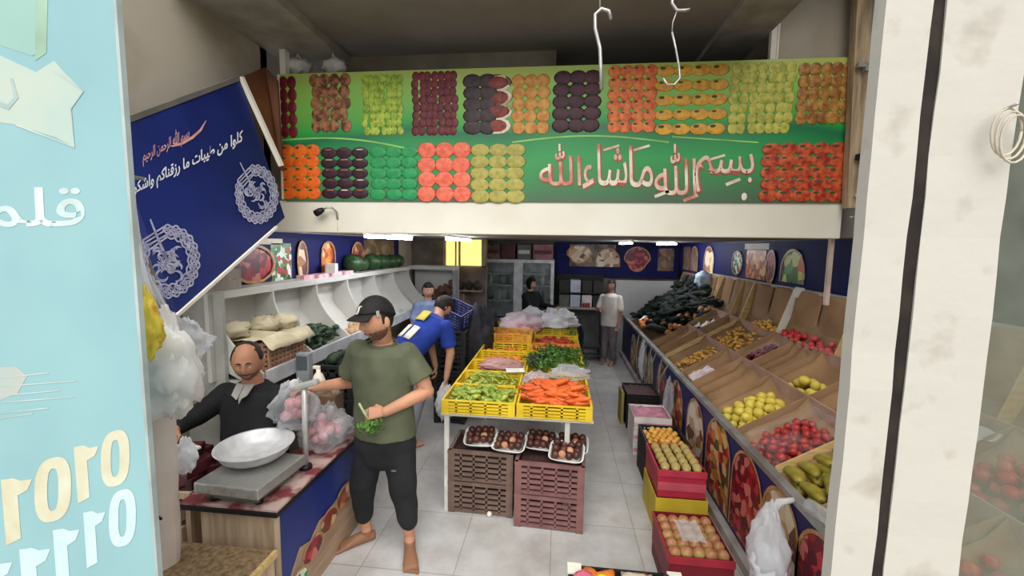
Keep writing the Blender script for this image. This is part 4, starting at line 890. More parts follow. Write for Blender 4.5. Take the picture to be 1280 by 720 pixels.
# ---------------------------------------------------------------- printed navy wall banners with pictures
def wall_banner(name, label, fr, u0, u1, v0, v1, pics, d):
    t = thing(name, label, 'banner', fr((u0 + u1) / 2, v0))
    MB().prism([fr(u0, v0), fr(u1, v0), fr(u1, v1), fr(u0, v1)], d).build('banner_sheet', navy, t)
    for qi, (u, v, w, h, m, kind) in enumerate(pics):
        f = lambda a, b: fr(u + a, v + b) - V(d) * (.02 if kind == 'rect' else .3 + .25 * (qi % 4))
        if kind == 'arch': pts = arch_pts(w, h)
        elif kind == 'oval': pts = [(w / 2 * math.cos(k * .3927), h / 2 + h / 2 * math.sin(k * .3927)) for k in range(16)]
        elif kind == 'heart': pts = [(w / 2 * (math.cos(k * .3927)) * (1 if math.sin(k * .3927) > -.2 else .75), h / 2 + h / 2 * math.sin(k * .3927)) for k in range(16)]
        else: pts = [(-w / 2, 0), (w / 2, 0), (w / 2, h), (-w / 2, h)]
        o = MB().prism([f(*p) for p in pts], -V(d) * .2).build('printed_picture', m, t)
        if kind in ('arch', 'oval', 'heart'):
            mb = MB(); ribbon(mb, pts + ([] if kind == 'arch' else [pts[0]]), .022, lambda a, b: fr(u + a, v + b) - V(d) * 1.75); mb.build('picture_border', gold, o)
    return t
p_wood = pmat('print_brown_shop', [(120, 92, 72), (96, 74, 60), (150, 120, 92), (110, 100, 90), (80, 60, 52)], 9)
p_melon = pmat('print_melon', [(90, 150, 60), (196, 206, 110), (60, 110, 50), (30, 40, 36), (210, 90, 60)], 9)
wall_banner('wall_banner', 'navy banner with fruit pictures on the left wall above the white shelf', lambda u, v: V((-2.47, u, v)), 2.75, 6.4, 1.68, 2.14,
            [(3.2, 1.72, .5, .3, p_red, 'oval'), (3.57, 1.7, .28, .34, p_green, 'rect'), (3.36, 2.03, .46, .05, white_m, 'rect'), (3.86, 1.66, .16, .4, p_cream, 'oval'), (4.33, 1.72, .26, .34, p_orange, 'arch'), (4.34, 1.7, .2, .12, white_m, 'rect'), (5.0, 1.72, .3, .34, p_fruit, 'arch'), (5.7, 1.7, 1.0, .4, p_wood, 'rect')], (-.012, 0, 0))
wall_banner('wall_banner', 'navy banner with fruit pictures on the right wall above the stand', lambda u, v: V((2.345, u, v)), 3.55, 8.55, 1.6, 2.14,
            [(4.52, 1.72, .42, .33, p_melon, 'arch'), (5.35, 1.7, .5, .34, p_orange, 'rect'), (5.36, 2.05, .62, .07, white_m, 'rect'), (4.95, 1.68, .2, .36, p_red, 'oval'), (5.85, 1.72, .3, .3, p_green, 'oval'), (6.9, 1.66, .4, .42, p_cream, 'arch'), (7.6, 1.66, .36, .42, p_wood, 'arch'), (8.1, 1.66, .4, .42, p_wood, 'rect')], (.012, 0, 0))
wall_banner('wall_banner', 'navy banner with a brown arch picture on the back wall', lambda u, v: V((u, 8.6, v)), -.05, 2.34, 1.46, 2.14,
            [(.42, 1.72, .5, .36, p_cream, 'heart'), (.68, 1.66, .9, .44, p_wood, 'rect'), (.98, 1.66, .46, .36, p_cream, 'arch'), (1.55, 1.58, .5, .48, p_red, 'heart'), (2.1, 1.6, .3, .44, p_wood, 'rect')], (0, .012, 0))
tag(MB().prism([(1.12, 8.3, 0), (2.35, 8.3, 0), (2.35, 8.3, 1.42), (1.12, 8.3, 1.42)], (0, .05, 0)).build('partition_board', mat('white_partition', (176, 176, 174), .6, (160, 158, 156), 2)), 'white partition board behind the dark heap', 'board')

# ---------------------------------------------------------------- white curved bin shelf on the left
XT, XL = -2.28, -1.95
ZT, ZL, ZF = 1.655, 1.17, 1.11
t = thing('bin_shelf', 'long white shelf of curved bins along the left wall', 'shelf', (-2.25, 4.4, 0))
MB().box(-2.49, XT, 2.58, 6.4, ZT + .0, ZT + .055).build('top_board', melamine, t, .003)
def prof(v): # curve from the lip up to the top front
    return V((XL + (XT - XL) * (1 - (1 - v) ** 2.1), 0, ZL + (ZT - ZL) * v))
def back(v): return V((-2.1 - .35 * min(1, v * 1.8) ** .7, 0, ZF + (ZT - ZF) * v))
MB().grid(lambda u, v: back(v) + V((0, 2.58 + 3.8 * u, 0)), 20, 14).build('back_sheet', melamine, t)
MB().box(-2.4, XL + .01, 2.58, 6.4, ZF - .03, ZF).build('bin_floor', melamine, t)
MB().box(XL, XL + .025, 2.6, 6.4, ZF - .03, ZL + .015).build('front_lip', mat('grey_white_lip', (200, 202, 206), .45), t, .003)
for y in (2.58, 3.17, 3.79, 4.39, 5.08, 5.7, 6.3):
    pts = [back(k / 10) + V((0, y, 0)) for k in range(11)] + [prof(1 - k / 10) + V((0, y, 0)) for k in range(11)] + [V((XL, y, ZF))]
    MB().prism(pts, (0, .016, 0)).build('bin_divider', melamine, t)
MB().box(-2.49, -2.2, 2.55, 2.578, 0, ZT + .055).build('side_panel', mat('grey_side_board', (180, 178, 170), .6), t)
MB().box(-2.3, -2.27, 2.52, 2.575, ZF, ZT + .05).build('corner_post', melamine, t)
# end return of the shelf facing the street
t = thing('return_shelf', 'white shelf return facing the street at the far left', 'shelf', (-1.95, 6.45, 0))
MB().box(-2.3, -1.58, 6.42, 6.7, 1.66, 1.72).build('top_board', melamine, t)
MB().box(-2.3, -1.58, 6.66, 6.7, 1.1, 1.66).build('back_sheet', melamine, t)
MB().box(-1.62, -1.58, 6.42, 6.66, 0, 1.66).build('end_post', mat('grey_post', (170, 172, 174), .5), t)
MB().box(-2.3, -1.62, 6.42, 6.66, 1.08, 1.11).build('bin_floor', melamine, t)
P = round_fruit('brown_potato', .045, mat('potato_skin', (120, 82, 62), .7, (90, 58, 44), 12), 'x', 'potato', .8)
for i in range(46): k = RN.random(); P.put((-2.2 + .55 * k, RN.uniform(6.46, 6.62), 1.16 + .28 * k * RN.random() + .03), (RN.random() * 3, RN.random() * 3, 0), 'brown potato in the far left shelf return', 'brown potatoes')
# crate with cloth, greens and light vegetables in the bins
t = thing('plastic_crate', 'beige plastic crate covered with pale sacking in the first white bin', 'crate', (-2.12, 2.87, ZF))
pk = mat('beige_crate', (170, 132, 106), .6, (144, 108, 86), 8)
mb = MB(); Rr = Matrix.Rotation(-.15, 3, 'Y')
for k in range(7):
    z = ZF + .02 + k * .034; mb.box(-2.29, -1.97, 2.67, 2.685, z, z + .018).box(-1.985, -1.97, 2.67, 3.1, z, z + .018)
for k in range(8): x = -2.28 + k * .043; mb.box(x, x + .014, 2.668, 2.683, ZF, ZF + .25)
for k in range(10): y = 2.68 + k * .043; mb.box(-1.984, -1.968, y, y + .014, ZF, ZF + .25)
mb.build('slatted_side', pk, t); MB().box(-2.29, -1.985, 2.685, 3.1, ZF + .002, ZF + .22).build('crate_inner', mat('dark_beige', (120, 92, 74), .8), t)
mb = MB(); mb.grid(lambda u, v: V((-2.36 + .44 * u, 2.64 + .52 * v, ZF + .27 + .05 * noise.noise(V((u * 4, v * 4, 1))) - .07 * max(0, u - .85) / .15)), 18, 18)
tag(mb.build('sacking_sheet', mat('pale_sacking', (206, 196, 168), .85, (180, 168, 138), 8), solid=.004), 'pale sacking sheet draped over the beige crate', 'sheet')
for i, (x, y, lab) in enumerate(((-2.26, 2.7, 'crumpled pale sack at the left on the sacking'), (-2.2, 2.95, 'crumpled pale sack in the middle on the sacking'), (-2.14, 3.08, 'crumpled pale sack at the right on the sacking'))):
    mb = MB(); blob(mb, (x, y, ZF + .32), (.11, .1, .06), .5, 3, i + 20, (18, 12)); tag(mb.build('crumpled_sack', MATS['pale_sacking']), lab, 'sack')
P = long_fruit('dark_courgette', .12, .026, mat('courgette_skin', (52, 76, 50), .5, (34, 54, 36), 20), 'x', 'vegetable', .2, dark_leaf)
for i in range(46): P.put((RN.uniform(-2.28, -2.0), RN.uniform(3.24, 3.72), ZF + .05 + RN.random() * .13), (RN.uniform(-.5, .5), RN.uniform(-.5, .5), RN.random() * 6), 'dark green courgette in the second white bin', 'dark courgettes')
P = round_fruit('pale_onion', .034, mat('pale_onion_skin', (206, 176, 140), .5, (176, 136, 100), 14), 'x', 'onion', .9)
for i in range(26): P.put((RN.uniform(-2.2, -1.99), RN.uniform(3.84, 4.3), ZF + .04 + RN.random() * .05), (RN.random(), 0, 0), 'pale onion in the third white bin', 'pale onions')
# on top of the shelf
P = round_fruit('watermelon', .12, mat('watermelon_rind', (56, 92, 46), .4, (28, 48, 30), 9, stretch=(5, 5, .6)), 'x', 'watermelon', .92, True, .06)
for (x, y, s, lab) in ((-2.38, 4.72, 1, 'green watermelon nearest the street on the white shelf'), (-2.37, 5.22, 1, 'second green watermelon on the white shelf'), (-2.4, 4.98, .8, 'smaller watermelon between the first two'), (-2.38, 5.55, .9, 'third dark watermelon on the white shelf'), (-2.37, 5.85, .85, 'fourth dark watermelon on the white shelf'), (-2.38, 6.12, .85, 'farthest dark watermelon on the white shelf')):
    P.put((x, y, ZT + .055 + .11 * s), (0, .3, y), lab, None, s)
pkm = mat('pink_pack', (206, 150, 160), .4, (226, 200, 206), 14)
P = single('small_pack', MB().box(-.05, .05, -.06, .06, 0, .035), pkm, 'x', 'pack')
for i in range(7): P.put((-2.36 + .02 * (i % 2), 3.75 + i * .13, ZT + .055), (0, 0, RN.uniform(-.3, .3)), 'small pink and white pack on the edge of the white shelf', 'small packs on the shelf edge')
tag(MB().obox((-2.36, 4.22, ZT + .12), (.1, .14, .12), Matrix.Rotation(.3, 3, 'Z')).build('white_carton', white_m, None, .006), 'white small carton before the watermelons', 'box')
t = thing('grey_carton', 'pale grey carton at the near end of the white shelf top', 'box', (-2.4, 2.72, ZT + .055)); MB().box(-2.47, -2.3, 2.6, 2.86, ZT + .055, ZT + .2).build('carton_body', mat('grey_carton_board', (176, 166, 158), .7), t); MB().box(-2.471, -2.299, 2.6, 2.86, ZT + .12, ZT + .135).build('carton_seam', wood_p, t)
# dark stacked crates under the shelf lip
dk = slat_crate('dark_crate', .36, .5, .27, mat('dark_grey_plastic', (44, 44, 46), .5, (32, 32, 34), 8), 'x', 'crate', .014, 3)
for i, (x, y, z, lab) in enumerate(((-1.77, 3.35, 0, 'bottom dark crate of the near stack under the white shelf'), (-1.77, 3.35, .27, 'second dark crate of the near stack'), (-1.77, 3.35, .54, 'third dark crate of the near stack'), (-1.76, 3.36, .81, 'topmost dark crate of the near stack'),
    (-1.76, 3.95, 0, 'bottom dark crate of the middle stack under the shelf'), (-1.76, 3.95, .27, 'second dark crate of the middle stack'), (-1.76, 3.95, .54, 'third dark crate of the middle stack'), (-1.76, 3.95, .81, 'topmost dark crate of the middle stack'),
    (-1.2, 4.85, 0, 'dark crate on the floor by the bending man'), (-1.2, 4.85, .27, 'middle dark crate beside the bending man'), (-1.2, 4.85, .54, 'third dark crate beside the bending man'), (-1.19, 4.86, .81, 'top dark crate beside the bending man'))):
    dk.put((x, y, z), (0, 0, 0), lab)
bl = slat_crate('blue_crate', .4, .32, .26, mat('blue_plastic', (58, 62, 112), .5, (44, 48, 92), 8), 'x', 'crate', .012, 4)
bl.put((-1.2, 4.95, 1.12), (.3, .3, -.4), scale=.85, label='tilted blue plastic crate on the dark stack behind the bending man')
mb = MB(); blob(mb, (-.93, 5.0, .62), (.2, .28, .62), .3, 2.6, 7, (28, 24)); tag(mb.build('dark_sack', mat('dark_patterned_cloth', (44, 42, 50), .8, (26, 26, 32), 16)), 'tall dark sack standing between the table and the dark crates', 'sack')
mb = MB(); blob(mb, (-.92, 5.65, .55), (.18, .25, .58), .3, 2.6, 9, (28, 24)); tag(mb.build('dark_sack', MATS['dark_patterned_cloth']), 'second dark sack farther back beside the table', 'sack')
P = round_fruit('dark_leaf_head', .05, dark_leaf, 'x', 'greens', .8)
for i in range(16): P.put((-1.76 + RN.uniform(-.13, .13), 3.35 + RN.uniform(-.2, .2), 1.05 + RN.random() * .05), (RN.random(), RN.random(), 0), 'dark green head in the topmost near crate', 'dark green heads')

# ---------------------------------------------------------------- back of the shop
struct('window_2', MB().box(-1.9, -1.25, 7.02, 7.05, 1.7, 2.14), glow('sunlit_yellow_window', (240, 214, 128), .85))
struct('trim_8', MB().box(-1.92, -1.88, 6.98, 7.02, 1.68, 2.14).box(-1.27, -1.22, 6.98, 7.02, 1.68, 2.14).box(-1.92, -1.22, 6.98, 7.02, 1.68, 1.705).box(-1.72, -1.7, 6.98, 7.02, 1.7, 2.14).box(-1.66, -1.63, 6.98, 7.02, 1.7, 2.14), mat('pale_frame', (196, 186, 150), .6))
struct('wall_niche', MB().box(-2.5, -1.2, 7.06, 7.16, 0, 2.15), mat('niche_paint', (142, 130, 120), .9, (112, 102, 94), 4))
for i, (x, z, s, lab) in enumerate(((-1.76, .0, .15, 'brown sack on the floor in the back niche'), (-1.4, 0, .16, 'second brown sack on the floor in the back niche'), (-1.58, .62, .16, 'brown sack lying on the others in the back niche'))):
    mb = MB(); blob(mb, (x, 6.85, z + .3), (s, .17, .34), .25, 2.5, i + 30, (20, 14)); tag(mb.build('brown_sack', mat('brown_sacking', (120, 98, 84), .9, (92, 74, 64), 8)), lab, 'sack')
t = thing('niche_shelf', 'narrow dim shelf with dark goods in the back niche', 'shelf', (-1.55, 6.95, 1.1)); MB().box(-1.85, -1.25, 6.85, 7.05, 1.28, 1.3).build('shelf_board', wood_p, t); MB().box(-1.86, -1.84, 6.85, 7.05, 1.0, 1.5).build('shelf_side', wood_p, t)
for i in range(4): mb = MB(); blob(mb, (-1.75 + i * .14, 6.95, 1.38), (.06, .06, .08), .3, 3, i + 40, (12, 10)); tag(mb.build('dark_jar', mat('dark_goods', (74, 60, 54), .7)), 'dark lump of goods on the dim niche shelf', 'goods', 'goods on the niche shelf')
# glass door cabinet
t = thing('display_fridge', 'white two door glass cabinet at the back wall', 'fridge', (-.74, 8.3, 0))
X0, X1, F = -1.42, -.07, 8.0
MB().box(X0, X1, 8.45, 8.5, 0, 1.79).box(X0, X0 + .03, F + .04, 8.45, 0, 1.79).box(X1 - .03, X1, F + .04, 8.45, 0, 1.79).box(X0 + .03, X1 - .03, F + .04, 8.45, 0, .1).box(X0 + .03, X1 - .03, F + .04, 8.45, 1.75, 1.79).build('cabinet_body', mat('cabinet_white', (226, 228, 228), .5), t)
for x0, x1 in ((X0, -.77), (-.72, X1)):
    d = MB().box(x0, x0 + .06, F, F + .03, .1, 1.79).box(x1 - .06, x1, F, F + .03, .1, 1.79).box(x0 + .06, x1 - .06, F, F + .03, .1, .16).box(x0 + .06, x1 - .06, F, F + .03, 1.73, 1.79).build('door', mat('door_frame_white', (238, 240, 240), .4), t)
    MB().box(x0 + .06, x1 - .06, F + .01, F + .016, .7, 1.73).build('glass', film('cabinet_glass', (200, 214, 210), .16, .05), d)
    MB().box(x0 + .06, x1 - .06, F + .005, F + .02, .16, .7).build('lower_panel', mat('blue_panel', (40, 76, 150), .4), d)
    c = (x0 + x1) / 2; mb = MB(); mb.prism([V((c + p[0], F + .003, .3 + p[1])) for p in arch_pts(.44, .32)], (0, .004, 0)); mb.build('printed_arch', p_orange, d)
    mb = MB(); ribbon(mb, arch_pts(.48, .36), .03, lambda a, b: V((c + a, F, .29 + b))); mb.build('arch_border', gold, d)
MB().box(-.77, -.72, F, F + .04, .0, 1.79).build('middle_post', MATS['door_frame_white'], t)
for z in (.98, 1.28, 1.5): MB().box(X0 + .03, X1 - .03, F + .06, 8.44, z, z + .02).build('shelf_board', MATS['cabinet_white'], t)
for i in range(14):
    x = X0 + .12 + (i % 7) * .17; z = (1.0, 1.3)[i // 7]; m = [mat('bottle_green', (70, 110, 80), .3), white_m, mat('tin_grey', (120, 124, 120), .4)][i % 3]
    mb = MB(); mb.lathe((x, 8.2, z), [(.001, 0), (.035, 0), (.035, .11), (.014, .15), (.014, .18), (.001, .18)], 10); tag(mb.build('bottle', m), 'small bottle or tin behind the cabinet glass', 'bottle', 'goods behind the cabinet glass')
for x0, x1, m, lab in ((-1.35, -1.12, p_wood, 'brown printed carton at the left on the cabinet'), (-1.1, -.82, mat('dark_red_box', (110, 64, 66), .6), 'dull red carton on top of the cabinet'), (-.78, -.52, mat('grey_goods_box', (120, 116, 116), .6), 'grey carton on top of the cabinet'), (-.48, -.1, mat('pinkish_box', (170, 120, 124), .6, (140, 90, 96), 6), 'pinkish carton at the right on the cabinet')):
    t2 = thing('stored_carton', lab, 'box', ((x0 + x1) / 2, 8.25, 1.79)); MB().box(x0, x1, 8.08, 8.42, 1.79, 2.08).build('carton_body', m, t2, .006); MB().box(x0 + .02, x1 - .02, 8.075, 8.08, 1.9, 1.97).build('carton_print', white_m if 'grey' in lab else MATS['dark_red_box'], t2)
# shelf of boxes
t = thing('box_rack', 'dark rack of white and black boxes on the back wall', 'shelf', (.42, 8.45, 0))
MB().box(0, .9, 8.1, 8.55, .86, .9).build('rack_board', mat('pale_rack_board', (170, 166, 160), .5), t)
MB().box(0, .9, 8.55, 8.58, .9, 1.5).build('rack_back', black_m, t)
for x in (0, .87): MB().box(x, x + .03, 8.12, 8.55, 0, .86).build('leg', mat('rack_steel', (96, 96, 98), .5), t)
MB().box(0, .9, 8.12, 8.55, 1.16, 1.18).build('upper_board', black_m, t)
W_ = mat('white_box', (196, 200, 210), .5); K_ = mat('dark_box', (52, 48, 46), .6); G_ = mat('grey_green_box', (110, 114, 100), .6)
for x0, z0, m, lab in ((.04, 1.18, K_, 'dark box in the upper row at the left of the rack'), (.25, 1.18, W_, 'white box in the upper row of the rack'), (.47, 1.18, K_, 'dark box in the upper row right of the white box'), (.68, 1.18, K_, 'dark box at the upper right of the rack'), (.04, .9, G_, 'grey green box at the lower left of the rack'), (.25, .9, W_, 'white box in the lower row of the rack'), (.47, .9, mat('white_red_box', (216, 206, 206), .5), 'white box with red fruit in the lower row'), (.68, .9, K_, 'dark box at the lower right of the rack')):
    t2 = thing('storage_box', lab, 'box', (x0 + .09, 8.3, z0)); MB().box(x0, x0 + .19, 8.14, 8.5, z0, z0 + .23).build('box_body', m, t2, .006); MB().box(x0 + .0, x0 + .19, 8.13, 8.14, z0 + .2, z0 + .23).build('box_rim', m, t2)
P = round_fruit('red_fruit', .025, m_tom, 'x', 'fruit', .9)
for i in range(6): P.put((.5 + (i % 3) * .05, 8.11, .925 + (i // 3) * .045), (0, 0, 0), 'red fruit before the white box on the rack', 'red fruit on the rack')
t = thing('step_stool', 'grey step stool under the rack at the back', 'stool', (.62, 7.9, 0)); MB().box(.42, .82, 7.8, 8.08, .2, .23).build('upper_step', MATS['rack_steel'], t); MB().box(.42, .82, 7.6, 7.8, .08, .11).build('lower_step', MATS['rack_steel'], t)
for x in (.43, .79): MB().box(x, x + .02, 7.62, 8.06, 0, .2).build('leg', MATS['rack_steel'], t)
mb = MB(); blob(mb, (.3, 7.3, .42), (.17, .2, .46), .25, 2.6, 50, (24, 18)); tag(mb.build('black_sack', black_m), 'black sack standing right of the table end', 'sack')
tag(MB().box(.15, .85, 8.52, 8.55, .05, .8).build('grey_board', mat('grey_lean_board', (130, 130, 130), .6)), 'grey board standing under the rack', 'board')

# ---------------------------------------------------------------- sales counter with the scale
CZ = .68
t = thing('sales_counter', 'wooden sales counter with red patterned top and navy printed side', 'counter', (-1.65, 2.3, 0))
red_top = mat('red_patterned_top', (190, 164, 156), .5, (126, 60, 64), 9, lo=.42, hi=.56, detail=8)
MB().prism([(-1.95, 1.91, CZ - .012), (-1.4, 1.91, CZ - .012), (-1.4, 2.82, CZ - .012), (-1.69, 2.82, CZ - .012), (-1.69, 2.2, CZ - .012), (-1.95, 2.2, CZ - .012)], (0, 0, .012)).build('counter_top', red_top, t)
MB().prism([(-1.955, 1.9, CZ - .035), (-1.395, 1.9, CZ - .035), (-1.395, 2.825, CZ - .035), (-1.695, 2.825, CZ - .035), (-1.695, 2.205, CZ - .035), (-1.955, 2.205, CZ - .035)], (0, 0, .022)).build('black_edging', black_m, t)
MB().box(-1.85, -1.43, 1.93, 1.96, 0, CZ - .035).box(-1.85, -1.82, 1.96, 2.18, 0, CZ - .035).box(-1.68, -1.65, 2.2, 2.79, 0, CZ - .035).box(-1.68, -1.43, 2.77, 2.79, 0, CZ - .035).build('wood_panel', wood_p, t)
MB().box(-1.43, -1.412, 1.93, 2.79, 0, CZ - .036).build('navy_side', mat('counter_navy', (34, 50, 124), .4, (26, 40, 104), 3), t)
mb = MB(); pts = [(1.94, .0), (2.79, .0), (2.79, .36), (2.7, .36)] + [(2.7 - k * .1, .36 - k * .012 + .05 * abs(math.sin(k * 1.25))) for k in range(1, 7)] + [(1.98, .2), (1.94, .08)]
mb.prism([V((-1.411, y, z)) for y, z in pts], (.004, 0, 0)); mb.build('wood_print', mat('wood_print_panel', (176, 148, 122), .5, (150, 124, 100), 4, stretch=(1, 1, 6)), t)
for yc_, zc_, w, h, m in ((2.6, .34, .22, .14, p_orange), (2.4, .3, .2, .13, p_fruit), (2.22, .24, .2, .13, p_red), (2.07, .15, .18, .13, p_green)):
    o = MB().prism([V((-1.4075, yc_ + w / 2 * math.cos(k * .5236), zc_ + h / 2 * math.sin(k * .5236))) for k in range(12)], (.003, 0, 0)).build('fruit_print', m, t)
    mb = MB(); ribbon(mb, [(w / 2 * math.cos(k * .2618), h / 2 * math.sin(k * .2618)) for k in range(13)], .018, lambda a, b: V((-1.403, yc_ + a, zc_ + b))); mb.build('print_border', gold, o)
MB().box(-1.425, -1.4, 2.785, 2.81, 0, CZ - .035).build('corner_strip', mat('pale_strip', (196, 200, 204), .4), t)
MB().box(-1.425, -1.405, 1.915, 1.935, 0, CZ - .035).build('corner_strip', wood_p, t)
t = thing('drawer_unit', 'low wooden unit with two open drawers left of the counter', 'drawers', (-2.15, 2.15, 0))
MB().box(-2.3, -2.0, 2.02, 2.4, .62, .655).box(-2.3, -2.27, 2.02, 2.4, 0, .62).box(-2.03, -2.0, 2.02, 2.4, 0, .62).build('unit_body', wood_p, t)
for z in (.5, .36):
    o = MB().box(-2.25, -2.04, 2.0, 2.03, z, z + .1).box(-2.25, -2.04, 2.03, 2.4, z, z + .012).build('drawer', wood_p, t); MB().box(-2.16, -2.1, 1.985, 2.0, z + .05, z + .065).build('handle', white_m, o)
dr = mat('dark_red_pack', (88, 34, 38), .5, (58, 22, 28), 14, lo=.4, hi=.6)
for i, (x, y, z, s, r) in enumerate(((-2.14, 2.12, .69, (.26, .18, .07), .1), (-2.12, 2.14, .76, (.24, .17, .07), -.2), (-2.16, 2.12, .83, (.22, .17, .06), .25), (-2.0, 2.28, .7, (.14, .22, .09), .5), (-2.24, 2.3, .7, (.1, .22, .09), -.1))):
    o = MB().obox((x, y, z), s, Matrix.Rotation(r, 3, 'Z')).build('dark_red_carton', dr, None, .005)
    tag(o, ['lowest dark red carton left of the scale', 'second dark red carton in the pile left of the scale', 'top dark red carton in the pile left of the scale', 'dark red carton next to the scale plate', 'dark red carton at the far left of the pile'][i], 'box')
P = single('white_leaflet', MB().obox((0, 0, 0), (.1, .06, .012)), white_m, 'x', 'leaflet')
P.put((-2.2, 2.06, .87), (.2, .1, .4), 'small pale leaflet on the dark red cartons'); P.put((-2.05, 2.1, .875), (.1, -.1, -.4), 'second pale leaflet on the dark red cartons')
# scale
t = thing('platform_scale', 'steel platform scale with display post on the counter', 'scale', (-1.66, 2.08, CZ))
Rz = Matrix.Rotation(-.06, 3, 'Z')
MB().obox((-1.665, 2.09, .765), (.38, .38, .06), Rz).build('platform', steel, t, .008)
MB().obox((-1.665, 2.09, .715), (.3, .3, .04), Rz).build('scale_base', mat('scale_base_grey', (120, 118, 112), .5), t)
for sx in (-1, 1):
    for sy in (-1, 1): MB().lathe((-1.665 + sx * .13, 2.09 + sy * .13, CZ), [(.001, 0), (.02, 0), (.02, .02), (.001, .02)], 10).build('foot', black_m, t)
pa, pb = V((-1.5, 2.32, .69)), V((-1.49, 2.32, 1.2))
MB().tube([pa, pb], .017, 12).build('post', mat('pale_post', (206, 204, 200), .35, metal=.3), t)
MB().lathe((-1.5, 2.32, CZ), [(.001, 0), (.04, 0), (.035, .02), (.018, .025)], 14).build('post_foot', black_m, t)
o = MB().obox((-1.475, 2.32, 1.205), (.15, .05, .035), Matrix.Rotation(-.3, 3, 'Y')).build('display_head', mat('display_grey', (180, 178, 172), .5), t, .01)
t = thing('weighing_bowl', 'large round aluminium bowl on the scale', 'bowl', (-1.715, 2.17, .8))
mb = MB(); Rb = Matrix.Rotation(.02, 3, 'X')
pr_ = [(.001, 0), (.09, .0), (.14, .012), (.175, .04), (.196, .085), (.206, .09), (.206, .086), (.196, .078), (.17, .034), (.13, .012), (.001, .008)]
mb.lathe((-1.715, 2.18, .802), pr_, 40, 0, Rb); mb.build('bowl_shell', alu, t)
# things behind the scale
tag(MB().box(-1.68, -1.5, 2.68, 2.8, CZ, 1.0).build('brown_box', mat('brown_box_board', (120, 92, 74), .7), None, .006), 'small brown box at the back of the counter under the white bottle', 'box')
t = thing('grey_terminal', 'grey upright terminal standing behind the white bottle', 'device', (-1.79, 2.95, 0)); MB().box(-1.9, -1.8, 2.86, 2.92, 1.02, 1.24).build('terminal_body', mat('terminal_grey', (150, 154, 158), .4), t, .006); MB().box(-1.89, -1.81, 2.855, 2.86, 1.12, 1.22).build('screen', mat('screen_grey', (90, 96, 104), .2), t); MB().box(-1.88, -1.82, 2.87, 2.91, 0, 1.02).build('stand', black_m, t)
t = thing('spray_bottle', 'white plastic bottle behind the pink bag', 'bottle', (-1.74, 2.6, 1.0))
b_ = V((-1.64, 2.72, 1.0)); MB().lathe(b_, [(.001, 0), (.042, 0), (.045, .09), (.03, .135), (.014, .155), (.014, .175), (.001, .175)], 16).build('bottle_body', white_m, t); MB().obox(b_ + V((-.012, 0, .187)), (.05, .018, .022)).build('bottle_head', white_m, t, .003)
t = thing('paper_cup', 'white paper cup behind the display post', 'cup', b_ + V((.12, .0, 0))); MB().lathe(b_ + V((.11, .02, .0)), [(.001, 0), (.026, 0), (.034, .08), (.031, .08), (.024, .006), (.001, .006)], 16).build('cup_body', white_m, t)
pinkc2 = mat('pink_contents', (176, 84, 94), .5, (206, 150, 156), 12)
def filled_bag(label, c, r, seed, n, knot):
    t = thing('plastic_bag', label, 'bag', c); mb = MB(); rr = random.Random(seed)
    def sh(d, q):
        if d.z > .2: k = 1 - .5 * (d.z - .2); return V((q.x * k, q.y * k, q.z * 1.1))
        return q
    blob(mb, c, r, .3, 3.2, seed, (30, 22), 0, None, sh); mb.build('bag_body', film_c, t)
    if knot: MB().tube([c + V((0, 0, r[2] * .95)), c + V(knot) * .5 + V((0, 0, r[2] * .5)), c + V(knot)], [.035, .025, .012], 8).build('bag_neck', film_w, t)
    for i in range(n):
        d = V((rr.gauss(0, 1), rr.gauss(0, 1), rr.gauss(-.3, .8))).normalized() * rr.uniform(.2, .6); mb = MB(); blob(mb, c + V((d.x * r[0], d.y * r[1], d.z * r[2])), (.035, .035, .03), .2, 3, i, (10, 8))
        tag(mb.build('pink_radish', pinkc2), 'pink produce inside the ' + label.replace('clear plastic ', ''), 'vegetable', 'produce in ' + label)
filled_bag('clear plastic bag of pink produce held over the scale', V((-1.64, 2.44, 1.02)), (.15, .12, .14), 4, 30, (.03, -.02, .17))
filled_bag('clear plastic bag of pink produce lying on the counter', V((-1.53, 2.6, .81)), (.13, .19, .14), 6, 26, None)
lump('plastic_bag', (-1.46, 2.72, .76), (.09, .12, .07), film_c, 'small empty clear bag at the far counter end', 33)
# chipboard box, sacks and bags behind the blue board
t = thing('chipboard_box', 'speckled chipboard box at the bottom left corner', 'box', (-1.72, 1.5, 0))
MB().box(-2.3, -1.385, 1.1, 1.855, 0, .485).build('box_body', wood_p, t); MB().box(-2.3, -1.375, 1.09, 1.86, .485, .5).build('box_top', mat('speckled_chipboard', (150, 124, 92), .8, (104, 82, 58), 40, .1), t); MB().box(-1.39, -1.37, 1.09, 1.862, .47, .503).build('pale_edging', wood_l, t)
t = thing('sack_roll', 'tall pale wrapped sack standing on the chipboard box', 'sack', (-1.78, 1.72, .5))
mb = MB(); n = 24
mb.grid(lambda u, v: V((-1.86 + (.065 + .03 * v + .012 * noise.noise(V((math.cos(u * 6.28) * 2, math.sin(u * 6.28) * 2, v * 4)))) * math.cos(u * 6.2832), 1.72 + .07 * math.sin(u * 6.2832), .5 + .75 * v)), n, 16)
mb.build('sack_body', mat('pale_pink_sack', (226, 214, 204), .7, (212, 196, 184), 4, .2), t); MB().tube([(-1.86, 1.72, 1.25), (-1.85, 1.71, 1.36)], [.085, .02], 10).build('sack_neck', MATS['pale_pink_sack'], t)
t = hang_bag(V((-1.6, 1.55, 1.52)), (.14, .08, .19), 'big white plastic bag hanging beside the blue board', 60, film('milky_film', (244, 242, 238), .8))
MB().tube([(-1.63, 1.55, 1.68), (-1.66, 1.54, 1.9), (-1.7, 1.5, 2.3)], [.03, .012, .006], 8).build('bag_handle', film_w, t)
